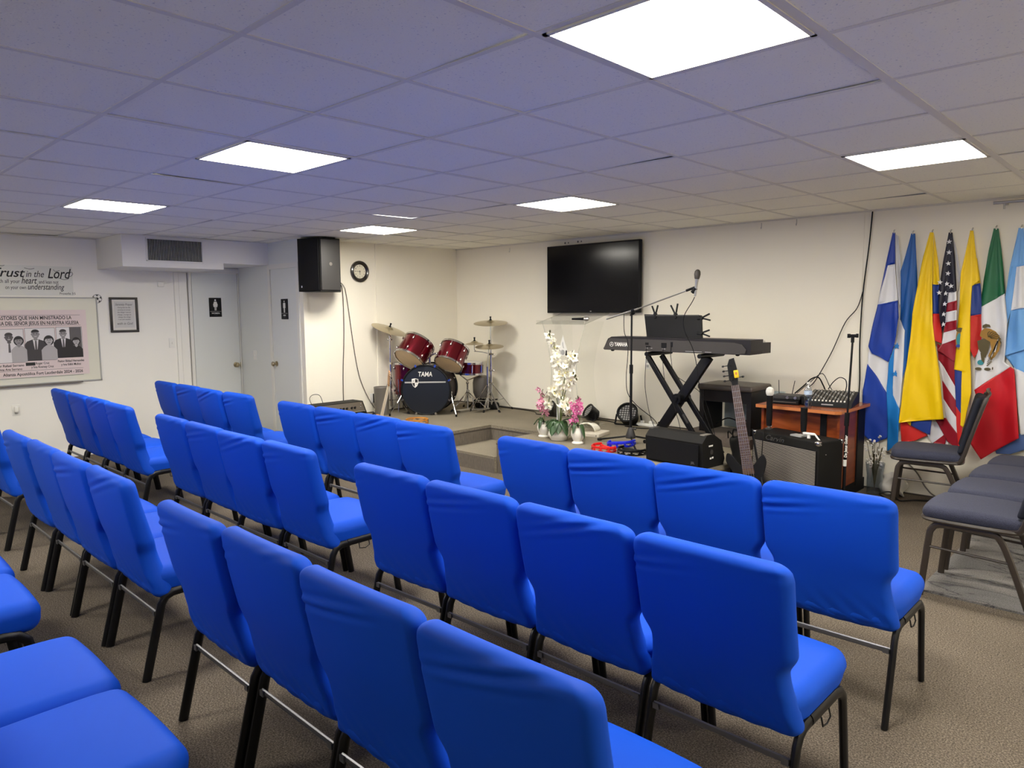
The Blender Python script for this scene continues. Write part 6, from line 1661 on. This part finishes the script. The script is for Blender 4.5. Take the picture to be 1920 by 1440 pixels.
for s in (-1, 1): MB().rbox((s * (wA / 2 - .018), .012, .545), (.042, .042, .036), .010, k=2).build('corner_cap', M['chrome'], t)
MB().rbox((s * (wA / 2 - .018), .258, .545), (.042, .030, .036), .010, k=2).build('corner_cap', M['chrome'], t)
MB().box((.06, .09, .566), (.10, .07, .012)).build('small_clip', M['lightgrey'], t, smooth=False)
def up_mic(label, x, y, hh, head, lab2=None):
    t = thing('microphone', label, 'microphone', (x, y, .56), group='microphones standing on the amplifier')
    MB().lathe([(.030, 0), (.032, .008), (.012, .018), (.012, .03)], seg=16).build('base', M['steel'], t)
    MB().lathe([(.021, .03), (.025, .10), (.025, hh - .06), (.027, hh)], seg=18).build('handle', M['black'], t)
    if head: MB().lathe([(.024, hh), (.031, hh + .012), (.034, hh + .035), (.028, hh + .058), (.012, hh + .070), (.002, hh + .072)], seg=20).build('mic_head', M['white'], t)
    return t
m1 = V((-1.02, 3.47, .562)); m2 = V((-.79, 3.37, .562))
up_mic('black microphone with a pale round head standing on the amplifier, left one', -1.075, 3.50, .285, True)
up_mic('black microphone standing on the amplifier in front of the water bottle', -.748, 3.40, .222, False)
# gooseneck lamp
t = thing('clip_lamp', 'white bent gooseneck lamp clipped on the amplifier corner', 'lamp', (-.62, 3.30, .56))
MB().rbox((-.045, 0, .035), (.095, .022, .020), .008, k=2).build('lamp_head', M['white'], t)
MB().tube(smooth_path([(-.0, 0, .035), (.03, -.02, .012), (.075, -.04, -.03), (.10, -.05, -.07), (.098, -.055, -.10)], 5), .0065, seg=8).build('gooseneck', M['white'], t)
MB().tube([V((.100, -.055, -.095)), V((.080, -.057, -.150))], .013, seg=10).build('clip_handle', M['white'], t)
MB().box((-.045, 0, .013), (.02, .02, .026)).build('clip_base', M['white'], t, smooth=False)

# desk
t = thing('wooden_desk', 'cherry wood desk against the wall carrying the mixer', 'desk', (-.885, 3.93, 0))
DW, DD = .715, .735
vs_ = [(-.355, -.330), (.315, -.372), (.355, -.33), (.355, .365), (-.355, .365)]
MB().prism(vs_, .722, .75, 0).build('desk_top', [M['cherrytop']], t, smooth=False)
MB().prism([(x * 1.003, y * 1.003) for x, y in vs_], .724, .748, 0).build('edge_band', [M['edgeband']], t, smooth=False)
MB().box((-.0, -.24, .39), (.62, .02, .66)).build('front_panel', M['cherry'], t, smooth=False)
for s in (-1, 1): MB().box((s * .315, .02, .40), (.022, .60, .64)).build('side_panel', M['cherry'], t, smooth=False)
MB().box((.331, .20, .40), (.014, .16, .66)).build('corner_post', M['black'], t, smooth=False)
MB().box((.19, -.255, .40), (.05, .012, .62)).build('corner_post', M['black'], t, smooth=False)
MB().box((0, .03, .05), (.66, .64, .10)).build('plinth', M['black'], t, smooth=False)
for z in (.56, .60): MB().ball((-.25, -.252, z), .007).build('screw_cap', M['white'], t)
# mixer
XX = T(-.745, 3.98, .752) @ RZ(math.radians(10))
t = thing('audio_mixer', 'black audio mixing console with rows of knobs on the desk', 'mixer', X=XX)
MB(X=Matrix(((0, 0, 1, -.175), (1, 0, 0, 0), (0, 1, 0, 0), (0, 0, 0, 1)))).prism([(-.21, 0), (.20, 0), (.20, .095), (.15, .10), (-.20, .035)], 0, .36).build('chassis', M['black'], t, smooth=False)
kme = [MB().lathe([(.0075, 0), (.0065, .015), (.001, .016)], seg=8).mesh('mixer_knob', M[q]) for q in ('grey', 'lightgrey')]
for i in range(12):
    for j in range(8):
        yy = -.12 + j * .033
        o = bpy.data.objects.new('knob', kme[0 if (i + j) % 4 else 1]); COL.objects.link(o); o.parent = t
        o.location = (-.155 + i * .028, yy, .036 + (yy + .20) / .35 * .065)
fme = MB().box((0, 0, 0), (.012, .020, .012)).mesh('fader_cap', M['white'], smooth=False)
for i in range(12):
    o = bpy.data.objects.new('fader', fme); COL.objects.link(o); o.parent = t; o.location = (-.155 + i * .028, -.165, .047)
MB(X=Matrix(((1, 0, 0, 0), (0, 0, -1, -.2105), (0, 1, 0, .02), (0, 0, 0, 1)))).box((.0, 0, .001), (.09, .010, .001)).build('badge', M['lightgrey'], t, smooth=False)
# receiver boxes
t = thing('wireless_receiver', 'small black receiver with two antennas on the left of the desk', 'receiver', (-1.055, 3.80, .752), math.radians(6))
MB().rbox((0, 0, .018), (.24, .17, .036), .004, k=2).build('lower_box', M['black'], t)
MB().rbox((.01, .02, .056), (.22, .15, .036), .004, k=2).build('upper_box', M['darkgrey'], t)
MB().box((0, -.086, .020), (.20, .002, .004)).build('front_line', M['grey'], t, smooth=False)
mb = MB()
for x in (.02, .085): MB().lathe([(.012, 0), (.012, .010)], X=T(x, -.057, .056) @ RX(PI / 2)).build('dial', M['steel'], t)
for x, dx in ((-.09, -.006), (.02, .02)): MB().tube([V((x, .07, .07)), V((x + dx, .07, .19))], .003, seg=6).build('antenna', M['black'], t)
t = thing('cable_box', 'black flat case under the left end of the mixer', 'case', (-.905, 3.90, .752), math.radians(4))
MB().rbox((-.0, -.02, .035), (.05, .22, .07), .006, k=2).build('case', M['black'], t)
cord('mixer_cable', 'bundle of dark cables arching from the receiver to the mixer', [(-1.03, 3.90, .83), (-.97, 3.95, .90), (-.93, 4.0, .955), (-.89, 4.05, .965), (-.86, 4.08, .90), (-.85, 4.10, .86)], .006)
cord('mixer_cable', 'thin cable arching above the water bottle', [(-1.02, 3.92, .83), (-.93, 3.98, .93), (-.86, 4.0, 1.00), (-.83, 4.02, .99), (-.80, 4.06, .90), (-.79, 4.10, .86)], .003)
cord('mixer_cable', 'looped cable plugged into the back of the mixer', [(-.83, 4.12, .86), (-.80, 4.14, .92), (-.75, 4.15, .965), (-.70, 4.15, .95), (-.685, 4.14, .90), (-.69, 4.13, .85)], .004)
# bottle
t = thing('water_bottle', 'clear water bottle with a blue label at the front edge of the desk', 'bottle', (-.815, 3.64, .752))
MB().lathe([(.026, 0), (.030, .004), (.031, .05), (.029, .06), (.031, .07), (.031, .13), (.027, .155), (.015, .180), (.0125, .185), (.0125, .197)], seg=24, cap1=False).build('bottle_body', M['pet'], t)
MB().lathe([(.0315, .108), (.0315, .138)], seg=24, cap0=False, cap1=False).build('label_band', M['bottlelabel'], t)
MB().lathe([(.014, .195), (.014, .210), (.001, .211)], seg=16).build('cap', M['white'], t)
MB().lathe([(.0295, .004), (.0295, .05), (.0275, .06), (.0295, .07), (.0295, .095)], seg=24).build('water', mat_clear('water', (.80, .86, .90), .10, .02), t)
# plain mic stand with tape
p = V((-.45, 3.47, 0))
t = thing('microphone_stand', 'straight black microphone stand with white lettering tape, before the desk', 'microphone stand', p, group='microphone stands'); X = T(*(-p))
tp = V((-.438, 3.50, 1.30))
MB(X=X).tube([p + V((0, 0, .03)), p + V((0.002, 0.008, .72))], .0125, seg=12).tube([p + V((0.002, .008, .70)), tp], .008, seg=10).build('pole', M['blackmetal'], t)
MB(X=X).tube([p + V((0, .007, .66)), p + V((0.002, .008, .76))], .018, seg=12).build('clutch', M['black'], t)
MB(X=X).lathe([(.14, 0), (.145, .006), (.13, .018), (.03, .03), (.018, .05)], seg=36, X=T(*p)).build('round_base', M['black'], t)
MB(X=X).tube([tp, tp + V((0, 0, .045))], .013).tube([tp + V((-.028, 0, .05)), tp + V((.035, 0, .052))], .012).tube([tp + V((-.028, 0, .035)), tp + V((-.028, 0, .066))], .012).tube([tp + V((.032, 0, .038)), tp + V((.032, 0, .068))], .010).build('mic_clip', M['black'], t)
Xl = Matrix(((0, -.80, .6, p.x), (0, -.6, -.80, p.y), (1, 0, 0, 0), (0, 0, 0, 1)))
rr_ = .0128
XL2 = X @ T(p.x + .0075, p.y - .0103, .50) @ Matrix(((0, -.8, .6, 0), (0, -.6, -.8, 0), (1, 0, 0, 0), (0, 0, 0, 1)))
text('De Jesus Guitar', .030, XL2 @ T(.0, 0, .0018), M['white'], parent=t, weight=.03, sx=.9, ext=.001, shear=.2)
MB(X=X).lathe([(.0145, .345), (.0145, .395)], seg=16, X=T(*p)).build('white_tape', M['white'], t)
# vase with dried stems
t = thing('flower_vase', 'clear vase of dried white twigs beside the desk', 'vase', (-.425, 4.13, 0))
MB().lathe([(.055, 0), (.060, .01), (.062, .16), (.075, .27), (.072, .27), (.058, .16), (.055, .015)], seg=20).build('vase', M['pet'], t)
r3 = random.Random(5); mb = MB()
for q in range(26):
    a = r3.uniform(0, 2 * PI); rr2 = r3.uniform(.01, .075); hh = r3.uniform(.25, .50)
    e = V((math.cos(a) * rr2 - .02, math.sin(a) * rr2, hh)); mb.tube(smooth_path([(0, 0, .05), (e.x * .3, e.y * .3, .2), (e.x, e.y, e.z)], 3), .0022, 0, seg=4)
    for k_ in range(3): mb.ball((e.x + r3.uniform(-.02, .02), e.y + r3.uniform(-.02, .02), e.z + r3.uniform(-.05, .02)), r3.uniform(.006, .013), 1, seg=6, sz=(1, .6, .8))
mb.build('dried_twigs', [M['bud'], M['paper']], t)
t = thing('plastic_bag', 'crumpled white plastic wrap on the floor by the wall beside the vase', 'bag', (-.30, 4.20, 0))
def crm(x, y, z): return (x + .02 * math.sin(z * 45 + y * 30), y * .8 + .01 * math.sin(x * 50), z + .015 * math.sin(x * 38 + 1))
MB().rbox((0, 0, .09), (.19, .12, .18), .05, n=(8, 4, 8), k=2, deform=crm).build('wrap', mat('white_film', S((222, 218, 208)), .35), t, ang=40)
cord('floor_cable', 'dark cable looping over the floor beside the desk', [(-.55, 3.70, .008), (-.42, 3.82, .008), (-.30, 3.98, .008), (-.36, 4.05, .03), (-.28, 4.08, .05), (-.20, 4.02, .008), (-.10, 4.12, .008), (.05, 4.20, .008)], .006)
cord('floor_cable', 'pale cable curving down the wall to the floor behind the lone navy chair', [(-.40, 4.31, .34), (-.28, 4.31, .30), (-.16, 4.31, .20), (-.08, 4.30, .08), (.02, 4.27, .02), (.25, 4.25, .008), (.5, 4.2, .008)], .006, M['grey'])
cord('floor_cable', 'black cable draped down the front of the guitar amplifier', [(-1.10, 3.46, .575), (-1.055, 3.36, .572), (-1.045, 3.325, .53), (-1.05, 3.322, .36), (-1.065, 3.325, .14), (-1.05, 3.25, .008), (-.9, 3.15, .008)], .004)
